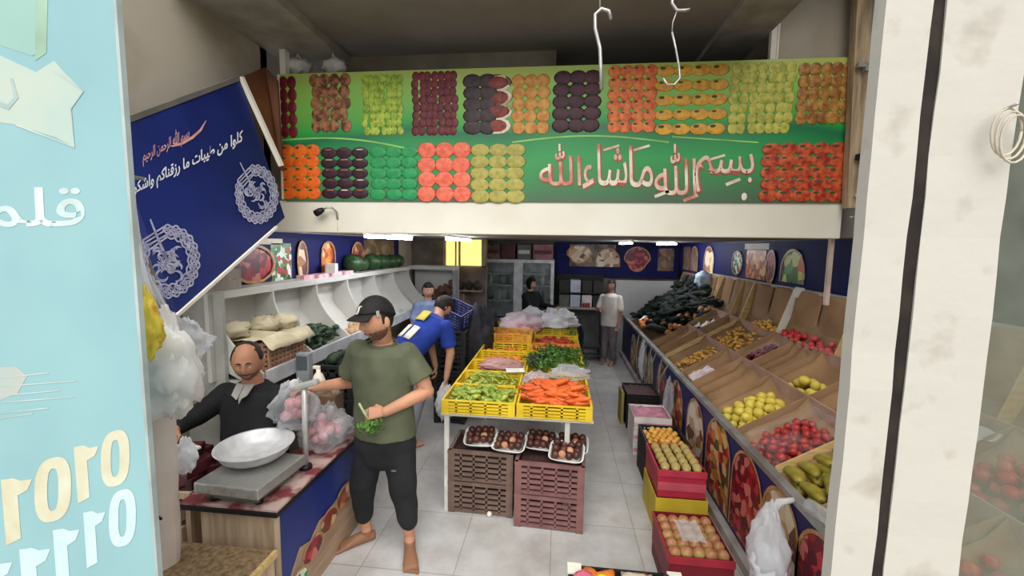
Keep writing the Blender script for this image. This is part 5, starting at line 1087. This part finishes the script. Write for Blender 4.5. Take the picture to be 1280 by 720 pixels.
blob_in = MB(); blob(blob_in, (-1.6, 1.55, 1.5), (.12, .065, .16), .25, 3, 61, (22, 16)); blob_in.build('bag_content', mat('white_bag_goods', (244, 242, 236), .7), t)
t = hang_bag(V((-1.53, 1.42, 1.73)), (.05, .03, .115), 'yellow plastic packet hanging at the edge of the blue board', 64, mat('yellow_packet', (232, 206, 70), .4, (216, 150, 50), 9, lo=.3, hi=.42))
MB().tube([(-1.53, 1.42, 1.83), (-1.7, 1.42, 2.3)], .004, 6).build('string', white_m, t)
cb = hang_bag(V((-1.75, 1.8, 1.58)), (.13, .06, .085), 'clear plastic bag bulging over the seated man side', 66, film_c)
MB().tube([(-1.75, 1.79, 1.64), (-1.74, 1.7, 1.74), (-1.71, 1.58, 1.95), (-1.7, 1.55, 2.3)], [.03, .012, .008, .004], 6).build('bag_handle', film_w, cb)
t = hang_bag(V((-1.86, 1.87, .96)), (.05, .045, .085), 'small white bag between the sack and the dark cartons', 68, film('white_small_film', (236, 238, 242), .8))
rt = thing('hanging_rail', 'thin steel rail behind the blue board that carries the bags', 'rail', (-1.7, 1.3, 2.3)); MB().tube([(-1.7, 1.05, 2.3), (-1.7, 1.6, 2.3)], .008, 8).build('rail_rod', steel, rt); MB().obox((-1.7, 1.06, 2.3), (.06, .02, .06)).build('rail_plate', steel, rt)
tag(MB().tube([(-1.9, 1.9, .78), (-2.0, 1.75, .76), (-1.75, 1.62, .8)], .006, 6).build('power_cable', black_m), 'dark cable running from the counter to the pale sack', 'cable')
# ---------------------------------------------------------------- people
def skin(name, c): return mat(name, c, .55, tuple(x * .88 for x in c), 7, 0, sub=.08)
def head_fn(d, big=1.0):
    """surface of a head: d is a unit direction, x to the person's right, y to the face, z up"""
    x, y, z = d; a, b, c = .08, .097, .115
    if z < 0:
        k = min(1, -z * 1.1); a *= 1 - .30 * k * k; b *= 1 - (.16 if y > 0 else .34) * k
    p = V((x * a, y * b, z * c))
    if y > 0:
        g = lambda cx, cz, sx, sz: math.exp(-((x - cx) / sx) ** 2 - ((z - cz) / sz) ** 2)
        k = .026 * g(0, -.2, .13, .14) + .014 * g(0, .02, .1, .16) + .006 * (g(.3, .2, .25, .09) + g(-.3, .2, .25, .09)) - .009 * (g(.33, .03, .16, .1) + g(-.33, .03, .16, .1)) + .007 * g(0, -.5, .24, .05) + .006 * g(0, -.62, .22, .05) - .006 * g(0, -.56, .26, .03) + .01 * g(0, -.86, .25, .15) + .005 * (g(.45, -.2, .2, .2) + g(-.45, -.2, .2, .2))
        p += V((0, k, 0))
    return p * big
def frame(F, U):
    F = V(F).normalized(); Rr = F.cross(V(U)).normalized(); U2 = Rr.cross(F).normalized(); return Matrix((Rr, F, U2)).transposed()
def cover(name, c, R, off, m, parent, nu=40, nv=30, big=1.0):
    """hair, beard or cap lying on the head: off(d) is its thickness, below -.004 nothing"""
    mb = MB(); ok = {}; vs = []; fs = []
    for j in range(nv + 1):
        th = -math.pi / 2 + math.pi * j / nv
        for i in range(nu):
            a = 2 * math.pi * i / nu; d = V((math.cos(th) * math.cos(a), math.cos(th) * math.sin(a), math.sin(th))); o = off(d); ok[len(vs)] = o > -.004
            vs.append(c + R @ (head_fn(d, big) + d * o))
    for j in range(nv):
        for i in range(nu):
            q = (j * nu + i, j * nu + (i + 1) % nu, (j + 1) * nu + (i + 1) % nu, (j + 1) * nu + i)
            if any(ok[k] for k in q): fs.append(q)
    mb.add(vs, fs, 0, True); return mb.build(name, m, parent)
def limb(mb, pts, rs, n=14, flat=1.0):
    """tapering limb through joints with rounded ends"""
    P = []; Rr = []
    for i in range(len(pts) - 1):
        a, b = V(pts[i]), V(pts[i + 1])
        for k in range(6): t = k / 6; P.append(a.lerp(b, t)); Rr.append(rs[i] + (rs[i + 1] - rs[i]) * t)
    P.append(V(pts[-1])); Rr.append(rs[-1]); mb.tube(P, Rr, n)
    for p, r in zip(pts, rs): mb.sph(p, r * .99, 14, 10)
def hand(mb, wrist, d, nrm, curl, size=1.0, thumb=1, spread=.05):
    """palm, four separate bent fingers and a thumb; nrm points out of the palm side the fingers close to"""
    d = V(d).normalized(); nrm = V(nrm); nrm = (nrm - d * nrm.dot(d)).normalized(); w = d.cross(nrm); wrist = V(wrist); s = size
    mb.loft([(wrist, w, nrm, .026 * s, .019 * s), (wrist + d * .03 * s, w, nrm, .034 * s, .018 * s), (wrist + d * .07 * s, w, nrm, .042 * s, .016 * s), (wrist + d * .092 * s, w, nrm, .041 * s, .013 * s)], 14)
    for k, (o, L) in enumerate(((-.032, .062), (-.011, .074), (.011, .078), (.031, .07))):
        p = wrist + d * .085 * s + w * o * s * thumb; dd = (d + w * o * spread * 20 * thumb * .2).normalized(); pts = [p]; ang = 0
        for f in (.45, .32, .23):
            ang += curl; pts.append(pts[-1] + (dd * math.cos(ang) + nrm * math.sin(ang)) * L * f * s)
        mb.tube(pts, [.0095 * s, .0088 * s, .008 * s, .0065 * s], 8)
        for q, r in zip(pts, (.0095, .0088, .008, .0065)): mb.sph(q, r * s, 8, 6)
    p = wrist + d * .025 * s + w * .028 * s * thumb; pts = [p, p + (w * thumb * .8 + d * .8 + nrm * .5).normalized() * .04 * s, p + (w * thumb * .5 + d * 1.1 + nrm * .9).normalized() * .072 * s]
    mb.tube(pts, [.013 * s, .011 * s, .008 * s], 8)
    for q, r in zip(pts, (.013, .011, .008)): mb.sph(q, r * s, 8, 6)
def remesh(mb, name, mats, parent, voxel=.006, it=2, pick=None, wrinkle=0):
    o = bpy.data.objects.new(name, mb.mesh(name, mats)); COL.objects.link(o)
    r = o.modifiers.new('r', 'REMESH'); r.mode = 'VOXEL'; r.voxel_size = voxel; r.use_smooth_shade = True
    k = o.modifiers.new('s', 'SMOOTH'); k.iterations = it; k.factor = .5
    bpy.context.view_layer.update()
    me = bpy.data.meshes.new_from_object(o.evaluated_get(bpy.context.evaluated_depsgraph_get())); bpy.data.objects.remove(o)
    if wrinkle:
        for v in me.vertices:
            v.co += v.normal * (wrinkle * (noise.noise(v.co * 9) + .6 * noise.noise(V((v.co.x * 24, v.co.y * 24, v.co.z * 9)))))
    me.materials.clear()
    for m in mats: me.materials.append(m)
    for p in me.polygons:
        p.use_smooth = True; p.material_index = pick(p.center) if pick else 0
    o = bpy.data.objects.new(name, me); COL.objects.link(o); put(o, parent); return o
dark_hair = mat('dark_hair', (34, 28, 26), .7, (22, 18, 16), 30); brow_m = mat('eyebrow', (40, 30, 26), .8); eye_w = mat('eye_white', (214, 206, 198), .3); iris = mat('eye_dark', (40, 28, 22), .2); lip_m = mat('lips', (150, 88, 80), .5)
def face_bits(c, R, parent, big=1.0, closed=False):
    for s in (-1, 1):
        d = V((.33 * s, .93, .02)).normalized(); p = head_fn(d, big); e = MB(); e.sph(c + R @ (p - V((0, .0055, 0))), .0105 * big, 12, 8); o = e.build('eye', eye_w, parent)
        e = MB(); e.sph(c + R @ (p + V((0, .0022, -.0025 if closed else 0))), (.0045 * big, .003, .0045 * big), 10, 6, 0, R); e.build('iris', iris, o)
        b = MB(); b.tube([c + R @ (head_fn(V((x * s, .9, z)).normalized(), big) + V((0, .003, 0))) for x, z in ((.14, .22), (.3, .27), (.48, .23))], [.003, .0042, .0025], 6); b.build('eyebrow', brow_m, parent)
    b = MB(); b.tube([c + R @ (head_fn(V((x, .95, -.56 + .02 * abs(x))).normalized(), big) + V((0, .002, 0))) for x in (-.24, -.12, 0, .12, .24)], [.002, .005, .0055, .005, .002], 6); b.build('mouth', lip_m, parent)
def ears(mb, c, R, big=1.0):
    for s in (-1, 1): mb.sph(c + R @ (V((.08 * s, -.008, -.008)) * big), (.011 * big, .02 * big, .032 * big), 10, 8, 0, R @ Matrix.Rotation(.35 * s, 3, 'Z'))
def add_head(mb, c, R, neck, chest, big=1.0):
    mb.sph(c, 1, 40, 30, 0, R, lambda d: head_fn(d, big)); ears(mb, c, R, big)
    limb(mb, [c + R @ (V((0, -.02, -.06)) * big), neck, chest], [.05 * big, .054 * big, .07 * big])
def foot(mb, heel, toe, ankle, s=1.0):
    heel, toe, ankle = V(heel), V(toe), V(ankle); d = (toe - heel).normalized(); w = d.cross(V((0, 0, 1))).normalized(); up = V((0, 0, 1)); L = (toe - heel).length
    mb.loft([(heel + up * .032, w, up, .022 * s, .028 * s), (heel + d * .05 + up * .04, w, up, .034 * s, .04 * s), (heel + d * L * .45 + up * .036, w, up, .038 * s, .036 * s), (heel + d * L * .72 + up * .024, w, up, .047 * s, .024 * s), (heel + d * L * .86 + up * .017, w, up, .044 * s, .017 * s)], 16)
    mb.sph(heel + d * .03 + up * .036, (.034 * s, .034 * s, .034 * s), 12, 8); limb(mb, [ankle, heel + d * .055 + up * .06], [.036 * s, .036 * s])
    for k in range(5):
        o = (k - 2) * .018 * s; b = heel + d * L * (.85 - .02 * abs(k - 1)) + w * o + up * .015; e = heel + d * L * (1.0 - .028 * k) + w * o * 1.05 + up * .012; r = (.0125, .0095, .009, .0085, .008)[k] * s
        mb.tube([b, e], [r, r * .9], 8); mb.sph(e, r, 8, 6)
X_, Y_, Z_ = V((1, 0, 0)), V((0, 1, 0)), V((0, 0, 1))

HB = 1.12
# --- standing man in a green shirt, weighing at the counter
t = thing('person', 'standing man in olive green t-shirt, black cap and cropped black trousers holding greens', 'person', (-1.12, 2.58, 0))
sk = skin('tan_skin', (204, 148, 116)); skf = skin('dusty_foot_skin', (146, 102, 76))
hc = V((-1.125, 2.53, 1.572)); R = frame((-.52, -.82, -.16), (-.06, -.03, 1))
mb = MB(); add_head(mb, hc, R, V((-1.12, 2.6, 1.43)), V((-1.12, 2.62, 1.36)), HB)
mb.loft([(V((-1.12, 2.61, 1.4)), X_, Y_, .1, .07), (V((-1.12, 2.61, 1.34)), X_, Y_, .18, .1), (V((-1.12, 2.6, 1.2)), X_, Y_, .18, .115), (V((-1.115, 2.6, 1.0)), X_, Y_, .155, .11), (V((-1.11, 2.6, .85)), X_, Y_, .165, .115), (V((-1.11, 2.6, .72)), X_, Y_, .15, .11)], 20)
limb(mb, [(-1.31, 2.6, 1.345), (-1.405, 2.7, 1.1), (-1.555, 2.52, 1.115)], [.056, .045, .03])
hand(mb, (-1.555, 2.52, 1.115), (-.6, -.55, .1), (-.1, -.1, -1), .55, 1, -1)
limb(mb, [(-.93, 2.6, 1.345), (-.825, 2.6, 1.1), (-1.03, 2.415, 1.025)], [.056, .048, .031])
hand(mb, (-1.03, 2.415, 1.025), (-.9, -.32, -.03), (-.15, .6, -.75), .75, 1.05, -1)
limb(mb, [(-1.2, 2.6, .75), (-1.275, 2.57, .45), (-1.275, 2.63, .1)], [.08, .055, .036])
limb(mb, [(-1.02, 2.6, .75), (-.965, 2.54, .46), (-.945, 2.58, .1)], [.08, .055, .036])
foot(mb, (-1.22, 2.66, 0), (-1.44, 2.5, 0), (-1.275, 2.63, .11), 1.05); foot(mb, (-.955, 2.61, 0), (-.86, 2.37, 0), (-.945, 2.58, .11), 1.05)
remesh(mb, 'body', [sk, skf], t, .0042, 2, lambda c: 1 if c.z < .085 else 0)
face_bits(hc, R, t, HB, True)
cover('beard', hc, R, lambda d: (.003 if (d.z < -.38 - .3 * max(0, d.y - .55) and d.y > -.25 and not (abs(d.x) < .24 and -.66 < d.z < -.46)) else -.006) if d.z > -.95 else -.006, mat('short_beard', (124, 86, 66), .8, (88, 60, 48), 90), t, 60, 44, HB)
cover('hair', hc, R, lambda d: .004 if (d.y < -.1 and d.z > -.35) or (abs(d.x) > .8 and d.z > -.1 and d.y < .15) else -.006, dark_hair, t, 48, 36, HB)
capm = mat('black_cap_cloth', (28, 25, 26), .75, (20, 18, 19), 16)
cap = cover('cap', hc, R, lambda d: .016 + .014 * max(0, d.z) if d.z > .42 - .4 * (d.y < .2) * min(1, (.2 - d.y)) else -.008, capm, t, 48, 40, HB)
def brim(u, v):
    a = (u - .5) * 2.0; r0 = V((math.sin(a) * .08 * HB, math.cos(a) * .098 * HB, .06 * HB)); e = .075 * math.cos(a * .75) * v
    return hc + R @ V((r0.x + math.sin(a) * e * .35, r0.y + e, r0.z - .012 * v * v - .028 * abs(math.sin(a)) ** 2 * v - .006))
MB().grid(brim, 18, 8).build('brim', capm, cap, solid=.006)
mb = MB(); q = [hc + R @ (head_fn(V(p).normalized(), HB) + V(p).normalized() * .029) for p in ((.02, .8, .8), (-.02, .84, .62), (-.02, .86, .5), (.06, .86, .44), (.14, .85, .48))]
mb.tube(q, [.005, .0055, .006, .005, .003], 6); mb.tube([q[0], hc + R @ (head_fn(V((-.14, .78, .82)).normalized(), HB) + V((-.14, .78, .82)).normalized() * .029)], .005, 6); mb.build('cap_emblem', white_m, cap)
d = V((-.9, .35, .42)).normalized(); MB().obox(hc + R @ (head_fn(d, HB) + d * .022), (.008, .02, .035), R @ Matrix.Rotation(.3, 3, 'Z')).build('cap_tag', mat('cap_tag_grey', (186, 190, 186), .5), cap)
olive = mat('olive_shirt_cloth', (98, 102, 80), .9, (82, 86, 66), 5)
mb = MB(); mb.loft([(V((-1.125, 2.59, 1.405)), X_, Y_, .1, .085), (V((-1.12, 2.6, 1.385)), X_, Y_, .155, .1), (V((-1.12, 2.6, 1.345)), X_, Y_, .222, .122), (V((-1.12, 2.595, 1.22)), X_, Y_, .21, .138), (V((-1.115, 2.59, 1.05)), X_, Y_, .196, .14), (V((-1.11, 2.59, .9)), X_, Y_, .2, .14), (V((-1.105, 2.59, .8)), X_, Y_, .208, .145)], 28)
for a, b in ((V((-1.28, 2.6, 1.345)), V((-1.375, 2.67, 1.18))), (V((-.96, 2.6, 1.345)), V((-.858, 2.6, 1.18)))):
    mb.tube([a, a.lerp(b, .5), b], [.078, .082, .086], 16); mb.sph(a, .08, 14, 10)
remesh(mb, 't_shirt', [olive], t, .008, 3, None, .006)
mb = MB(); mb.tube([V((-1.122 + .096 * math.cos(a), 2.592 + .084 * math.sin(a), 1.408 + .014 * math.sin(a))) for a in [k * .2618 for k in range(25)]], .008, 8); mb.build('neckband', mat('olive_neckband', (88, 92, 72), .9), t)
blk = mat('black_trouser_cloth', (36, 36, 40), .9, (27, 27, 30), 6)
mb = MB(); mb.loft([(V((-1.108, 2.59, .87)), X_, Y_, .19, .13), (V((-1.108, 2.59, .74)), X_, Y_, .208, .14), (V((-1.108, 2.59, .64)), X_, Y_, .195, .13), (V((-1.108, 2.59, .6)), X_, Y_, .16, .1)], 26)
limb(mb, [(-1.2, 2.59, .72), (-1.26, 2.575, .45), (-1.275, 2.61, .21)], [.108, .088, .062], 18); limb(mb, [(-1.015, 2.59, .72), (-.972, 2.55, .45), (-.95, 2.575, .21)], [.108, .088, .062], 18)
remesh(mb, 'trousers', [blk], t, .009, 3, lambda c: 0, .008)
MB().obox((-1.0, 2.463, .62), (.03, .004, .012)).build('trouser_mark', mat('grey_mark', (110, 110, 112), .6), t)
hb = bunch('held_greens', mat('held_leaf', (96, 140, 60), .6, (70, 110, 44), 20), 21, 34, .1)
hb.put((-1.1, 2.36, .985), (2.6, .2, .3), 'small bunch of greens in the left hand of the standing man')
tag(MB().tube([(-1.16, 2.34, 1.1), (-1.13, 2.35, 1.03), (-1.1, 2.36, .98)], [.007, .006, .005], 6).tube([(-1.17, 2.36, 1.08), (-1.12, 2.355, 1.03)], .005, 6).build('plant_stalk', mat('pale_stalk', (190, 200, 150), .6)), 'pale stalks sticking up from the hand of the standing man', 'stalk')

# --- seated man in black behind the counter
t = thing('person', 'seated balding man in black jacket with pale collar behind the counter', 'person', (-1.95, 2.42, 0))
sk2 = skin('brown_skin', (186, 130, 102)); hc = V((-1.915, 2.4, 1.31)); R = frame((.42, -.86, -.22), (0, 0, 1))
mb = MB(); add_head(mb, hc, R, V((-1.93, 2.45, 1.19)), V((-1.935, 2.47, 1.1)), 1.06)
mb.loft([(V((-1.94, 2.47, 1.13)), X_, Y_, .09, .07), (V((-1.94, 2.47, 1.08)), X_, Y_, .17, .1), (V((-1.94, 2.47, .9)), X_, Y_, .17, .115), (V((-1.94, 2.47, .7)), X_, Y_, .17, .13), (V((-1.94, 2.48, .52)), X_, Y_, .17, .13)], 20)
limb(mb, [(-2.13, 2.46, 1.07), (-2.27, 2.36, .93), (-2.24, 2.2, .93)], [.055, .045, .03]); hand(mb, (-2.24, 2.2, .93), (.2, -1, -.1), (0, 0, -1), .35, 1, 1)
limb(mb, [(-1.76, 2.46, 1.07), (-1.75, 2.5, .82), (-1.85, 2.38, .64)], [.055, .045, .03]); hand(mb, (-1.85, 2.38, .64), (-.9, -.3, -.2), (0, 0, -1), .5, 1, -1)
limb(mb, [(-2.0, 2.47, .52), (-1.93, 2.3, .5), (-1.93, 2.36, .09)], [.08, .055, .036]); limb(mb, [(-1.86, 2.47, .52), (-1.79, 2.3, .5), (-1.79, 2.36, .09)], [.08, .055, .036])
foot(mb, (-1.94, 2.41, 0), (-1.92, 2.23, 0), (-1.93, 2.36, .1)); foot(mb, (-1.8, 2.41, 0), (-1.78, 2.23, 0), (-1.79, 2.36, .1))
remesh(mb, 'body', [sk2], t, .005, 2); face_bits(hc, R, t, 1.06)
cover('hair', hc, R, lambda d: .006 if ((d.y < .35 and d.z > .15 and not (d.y > -.1 and d.z > .8 and False)) and d.z > -.2) and not (d.y > .12 and abs(d.x) < .62) or (d.y < -.05 and d.z > -.4) else -.006, dark_hair, t, 52, 40, 1.06)
cover('moustache', hc, R, lambda d: .006 if d.y > .5 and abs(d.x) < .34 and -.47 < d.z < -.38 else -.006, mat('grey_moustache', (84, 74, 68), .8), t, 90, 70, 1.06)
cover('stubble', hc, R, lambda d: .002 if (d.z < -.42 and d.y > -.1 and not (abs(d.x) < .3 and d.z > -.68 and d.y > .5)) and d.z > -.93 else -.006, mat('grey_stubble', (118, 90, 76), .8), t, 60, 50, 1.06)
jk = mat('black_jacket_cloth', (24, 24, 28), .85, (17, 17, 20), 6)
mb = MB(); mb.loft([(V((-1.94, 2.475, 1.15)), X_, Y_, .085, .075), (V((-1.94, 2.47, 1.1)), X_, Y_, .19, .115), (V((-1.94, 2.47, .95)), X_, Y_, .215, .14), (V((-1.94, 2.47, .75)), X_, Y_, .21, .15), (V((-1.94, 2.48, .58)), X_, Y_, .2, .15)], 24)
limb(mb, [(-2.12, 2.46, 1.06), (-2.27, 2.365, .935), (-2.245, 2.23, .93)], [.078, .064, .046]); limb(mb, [(-1.77, 2.46, 1.06), (-1.755, 2.5, .82), (-1.84, 2.39, .65)], [.075, .06, .044])
remesh(mb, 'jacket', [jk], t, .008, 3, None, .006)
for s in (-1, 1): MB().prism([V((-1.925, 2.385, 1.165)), V((-1.925 + .06 * s, 2.395, 1.165)), V((-1.925 + .05 * s, 2.335, 1.11)), V((-1.925 + .01 * s, 2.325, 1.085))], (0, -.008, 0)).build('collar', mat('pale_collar', (150, 146, 142), .8), t)
MB().prism([V((-1.95, 2.36, 1.13)), V((-1.9, 2.36, 1.13)), V((-1.922, 2.324, 1.06))], (0, -.006, 0)).build('shirt_front', MATS['pale_collar'], t)
mb = MB(); limb(mb, [(-2.0, 2.47, .52), (-1.93, 2.3, .5), (-1.93, 2.36, .12)], [.09, .068, .05]); limb(mb, [(-1.86, 2.47, .52), (-1.79, 2.3, .5), (-1.79, 2.36, .12)], [.09, .068, .05]); remesh(mb, 'trousers', [blk], t, .012, 2)
t = thing('stool', 'low stool under the seated man', 'stool', (-1.94, 2.47, 0)); MB().lathe((-1.94, 2.47, .4), [(.001, 0), (.16, 0), (.16, .03), (.001, .03)], 20).build('seat', wood_p, t)
for a in range(4): MB().tube([(-1.94 + .11 * math.cos(a * 1.571 + .785), 2.47 + .11 * math.sin(a * 1.571 + .785), .4), (-1.94 + .15 * math.cos(a * 1.571 + .785), 2.47 + .15 * math.sin(a * 1.571 + .785), 0)], .012, 8).build('leg', steel, t)

# --- man in a blue shirt bending over by the dark crates
t = thing('person', 'man in bright blue t-shirt bending down beside the dark crates', 'person', (-1.4, 4.1, 0))
sk3 = skin('fair_brown_skin', (206, 156, 126)); hc = V((-1.2, 4.36, 1.4)); R = frame((.5, .55, -.65), (.45, .5, .75))
Rt = V((.8, -.6, 0)); Fw = V((.6, .8, 0)); hp = V((-1.5, 3.98, .97)); cs = V((-1.25, 4.2, 1.26)); ax = (cs - hp).normalized(); dp = Rt.cross(ax)
if dp.z < 0: dp = -dp
mb = MB(); add_head(mb, hc, R, cs + V((.03, .07, .06)), cs, .98)
mb.loft([(hp, Rt, dp, .15, .12), (hp.lerp(cs, .35), Rt, dp, .15, .115), (hp.lerp(cs, .75), Rt, dp, .17, .11), (cs, Rt, dp, .17, .09), (cs + ax * .06, Rt, dp, .09, .06)], 20)
sr, sl = cs + Rt * .19 - V((0, 0, .03)), cs - Rt * .19 - V((0, 0, .03))
er, wr = sr + V((.04, .03, -.27)), sr + V((.0, .02, -.52)); el_, wl = sl + V((.05, .08, -.26)), sl + V((.1, .1, -.5))
limb(mb, [sr, er, wr], [.052, .044, .029]); hand(mb, wr, (-.1, 0, -1), (-1, .2, 0), .55, 1, 1)
limb(mb, [sl, el_, wl], [.052, .044, .029]); hand(mb, wl, (.1, 0, -1), (-1, -.2, 0), .5, 1, -1)
for s_ in (-1, 1):
    h_ = hp + Rt * .09 * s_ - V((0, 0, .03)); k_ = V((h_.x + .06, h_.y + .08, .5)); a_ = V((h_.x - .02, h_.y, .09))
    limb(mb, [h_, k_, a_], [.085, .056, .037]); foot(mb, V((a_.x, a_.y, 0)) - Fw * .05, V((a_.x, a_.y, 0)) + Fw * .2, a_ + V((0, 0, .01)))
remesh(mb, 'body', [sk3], t, .005, 2); face_bits(hc, R, t, .98)
cover('hair', hc, R, lambda d: .012 if d.z > .3 or (d.y < .05 and d.z > -.45) else -.006, dark_hair, t, 40, 30, .98)
bluec = mat('blue_shirt_cloth', (32, 62, 160), .85, (24, 48, 132), 5)
mb = MB(); mb.loft([(hp, Rt, dp, .185, .145), (hp.lerp(cs, .35), Rt, dp, .185, .14), (hp.lerp(cs, .75), Rt, dp, .205, .13), (cs, Rt, dp, .205, .11), (cs + ax * .05, Rt, dp, .12, .08)], 24)
for a, b in ((sr, er), (sl, el_)): mb.tube([V(a), V(a).lerp(V(b), .45), V(a).lerp(V(b), .72)], [.074, .076, .08], 14); mb.sph(a, .076, 12, 8)
remesh(mb, 't_shirt', [bluec], t, .009, 3, None, .006)
for u0, u1, v0, v1, m in ((-.1, .06, .34, .46, mat('shirt_yellow', (206, 190, 80), .7)), (-.1, -.02, .1, .26, white_m), (.02, .1, .1, .26, white_m)):
    MB().grid(lambda u, v: hp + Rt * (u0 + (u1 - u0) * u) + ax * (v0 + (v1 - v0) * v) + dp * (.152 * (1 - ((u0 + (u1 - u0) * u) / .2) ** 2) ** .5 - .02 * v0), 5, 4).build('shirt_print', m, t, solid=.01)
mb = MB(); mb.loft([(hp + V((0, 0, .06)), Rt, Fw, .17, .14), (hp - V((0, 0, .08)), Rt, Fw, .178, .145), (hp - V((0, 0, .2)), Rt, Fw, .15, .11)], 22)
for s_ in (-1, 1):
    h_ = hp + Rt * .09 * s_ - V((0, 0, .08)); k_ = V((h_.x + .06, h_.y + .08, .5)); a_ = V((h_.x - .02, h_.y, .12)); limb(mb, [h_, k_, a_], [.105, .082, .065])
remesh(mb, 'trousers', [mat('grey_trouser_cloth', (146, 146, 154), .9, (124, 124, 132), 6)], t, .011, 3, None, .006)
hang_bag(wr + V((-.01, -.01, -.25)), (.1, .07, .17), 'white plastic bag in the hand of the bending man', 71)

# --- boy by the end of the white shelf
def small_person(label, base, top, face, hairc, shirt, trouser, arms, skinm, sleeve=.2, hair_long=False, robe=False, sc=1.0):
    b = V(base); H = top - b.z; t = thing('person', label, 'person', b); big = .9 * (.92 if H < 1.5 else 1); hc = V((b.x, b.y, top - .12 * big)); R = frame(face, (0, 0, 1)); F = V((face[0], face[1], 0)).normalized(); Rt = F.cross(Z_)
    sh = top - .27; wd = .15 * sc; mb = MB(); add_head(mb, hc, R, V((b.x, b.y, sh + .05)) - F * .02, V((b.x, b.y, sh - .03)) - F * .02, big)
    hip = b.z + H * .5
    mb.loft([(V((b.x, b.y, sh + .02)), Rt, F, .07, .06), (V((b.x, b.y, sh - .03)), Rt, F, wd, .08), (V((b.x, b.y, sh - .2)), Rt, F, wd, .095), (V((b.x, b.y, hip + .1)), Rt, F, wd * .85, .09), (V((b.x, b.y, hip - .03)), Rt, F, wd * .9, .095)], 18)
    for s in (-1, 1):
        S0 = V((b.x, b.y, sh - .04)) + Rt * wd * s; E, Wr = [S0 + Rt * q[0] * s + F * q[1] + Z_ * q[2] for q in arms[0 if s < 0 else 1]]
        limb(mb, [S0, E, Wr], [.042, .035, .024], 12); hand(mb, Wr, (Wr - E), F - Z_ * .3, .4, .85, s)
        K = V((b.x, b.y, b.z + H * .27)) + Rt * .075 * s + F * .02; An = V((b.x, b.y, b.z + .09)) + Rt * .08 * s
        limb(mb, [V((b.x, b.y, hip)) + Rt * .075 * s, K, An], [.07, .048, .033], 12); foot(mb, An - F * .05 - Z_ * .09, An + F * .17 - Z_ * .09, An, .9)
    remesh(mb, 'body', [skinm], t, .006, 2); face_bits(hc, R, t, big)
    cover('hair', hc, R, (lambda d: .012 if d.z > .46 + .05 * math.sin(d.x * 9) or (d.y < .1 and d.z > -.35) else -.006) if not hair_long else (lambda d: .016 if d.y < .45 or d.z > .55 else -.006), hairc, t, 40, 30, big)
    mb = MB(); bot = b.z + (.06 if robe else H * .46)
    mb.loft([(V((b.x, b.y, sh + .03)), Rt, F, .075, .065), (V((b.x, b.y, sh - .02)), Rt, F, wd * 1.12, .098), (V((b.x, b.y, sh - .2)), Rt, F, wd * 1.16, .115), (V((b.x, b.y, hip)), Rt, F, wd * 1.12, .115), (V((b.x, b.y, bot)), Rt, F, wd * (1.5 if robe else 1.16), .16 if robe else .118)], 22)
    for s in (-1, 1):
        S0 = V((b.x, b.y, sh - .04)) + Rt * wd * s; E, Wr = [S0 + Rt * q[0] * s + F * q[1] + Z_ * q[2] for q in arms[0 if s < 0 else 1]]
        e = S0.lerp(E, .75) if not robe else E; limb(mb, [S0, e] + ([Wr - (Wr - E) * .1] if robe else []), [.06, .058] + ([.05] if robe else []), 12)
    remesh(mb, 'robe' if robe else 'shirt', [shirt], t, .01, 2, None, .004)
    if not robe:
        mb = MB(); mb.loft([(V((b.x, b.y, hip + .05)), Rt, F, wd, .1), (V((b.x, b.y, hip - .05)), Rt, F, wd * 1.05, .108)], 18)
        for s in (-1, 1):
            K = V((b.x, b.y, b.z + H * .27)) + Rt * .075 * s + F * .02; An = V((b.x, b.y, b.z + .13)) + Rt * .08 * s; limb(mb, [V((b.x, b.y, hip - .02)) + Rt * .07 * s, K, An], [.085, .066, .055], 12)
        remesh(mb, 'trousers', [trouser], t, .011, 2, None, .004)
    return t
down = ((.05, .02, -.24), (.03, .08, -.44)); fold = ((.06, .05, -.22), (-.06, .22, -.2)); reach = ((.02, .12, -.2), (.0, .36, -.22))
small_person('boy in pale blue shirt standing before the far white bins', (-1.72, 5.5, 0), 1.545, (.45, -.9, -.1), dark_hair, mat('pale_blue_shirt', (140, 156, 190), .85, (110, 126, 166), 10), blk, (fold, fold), sk3)
small_person('boy in cream white shirt and grey trousers standing at the back', (.93, 7.45, 0), 1.49, (-.5, -.85, -.05), dark_hair, mat('cream_white_shirt', (214, 206, 196), .85, (196, 188, 180), 8), mat('mauve_grey_trouser', (120, 110, 116), .9), (down, fold), skin('boy_skin', (170, 122, 100)))
t = small_person('person in long black clothing leaning by the glass cabinet', (-.46, 7.4, 0), 1.5, (.85, -.45, -.2), mat('black_headscarf', (20, 19, 21), .9), mat('black_robe_cloth', (24, 23, 26), .9, (17, 17, 19), 6), blk, (reach, reach), sk3, hair_long=True, robe=True, sc=1.35)
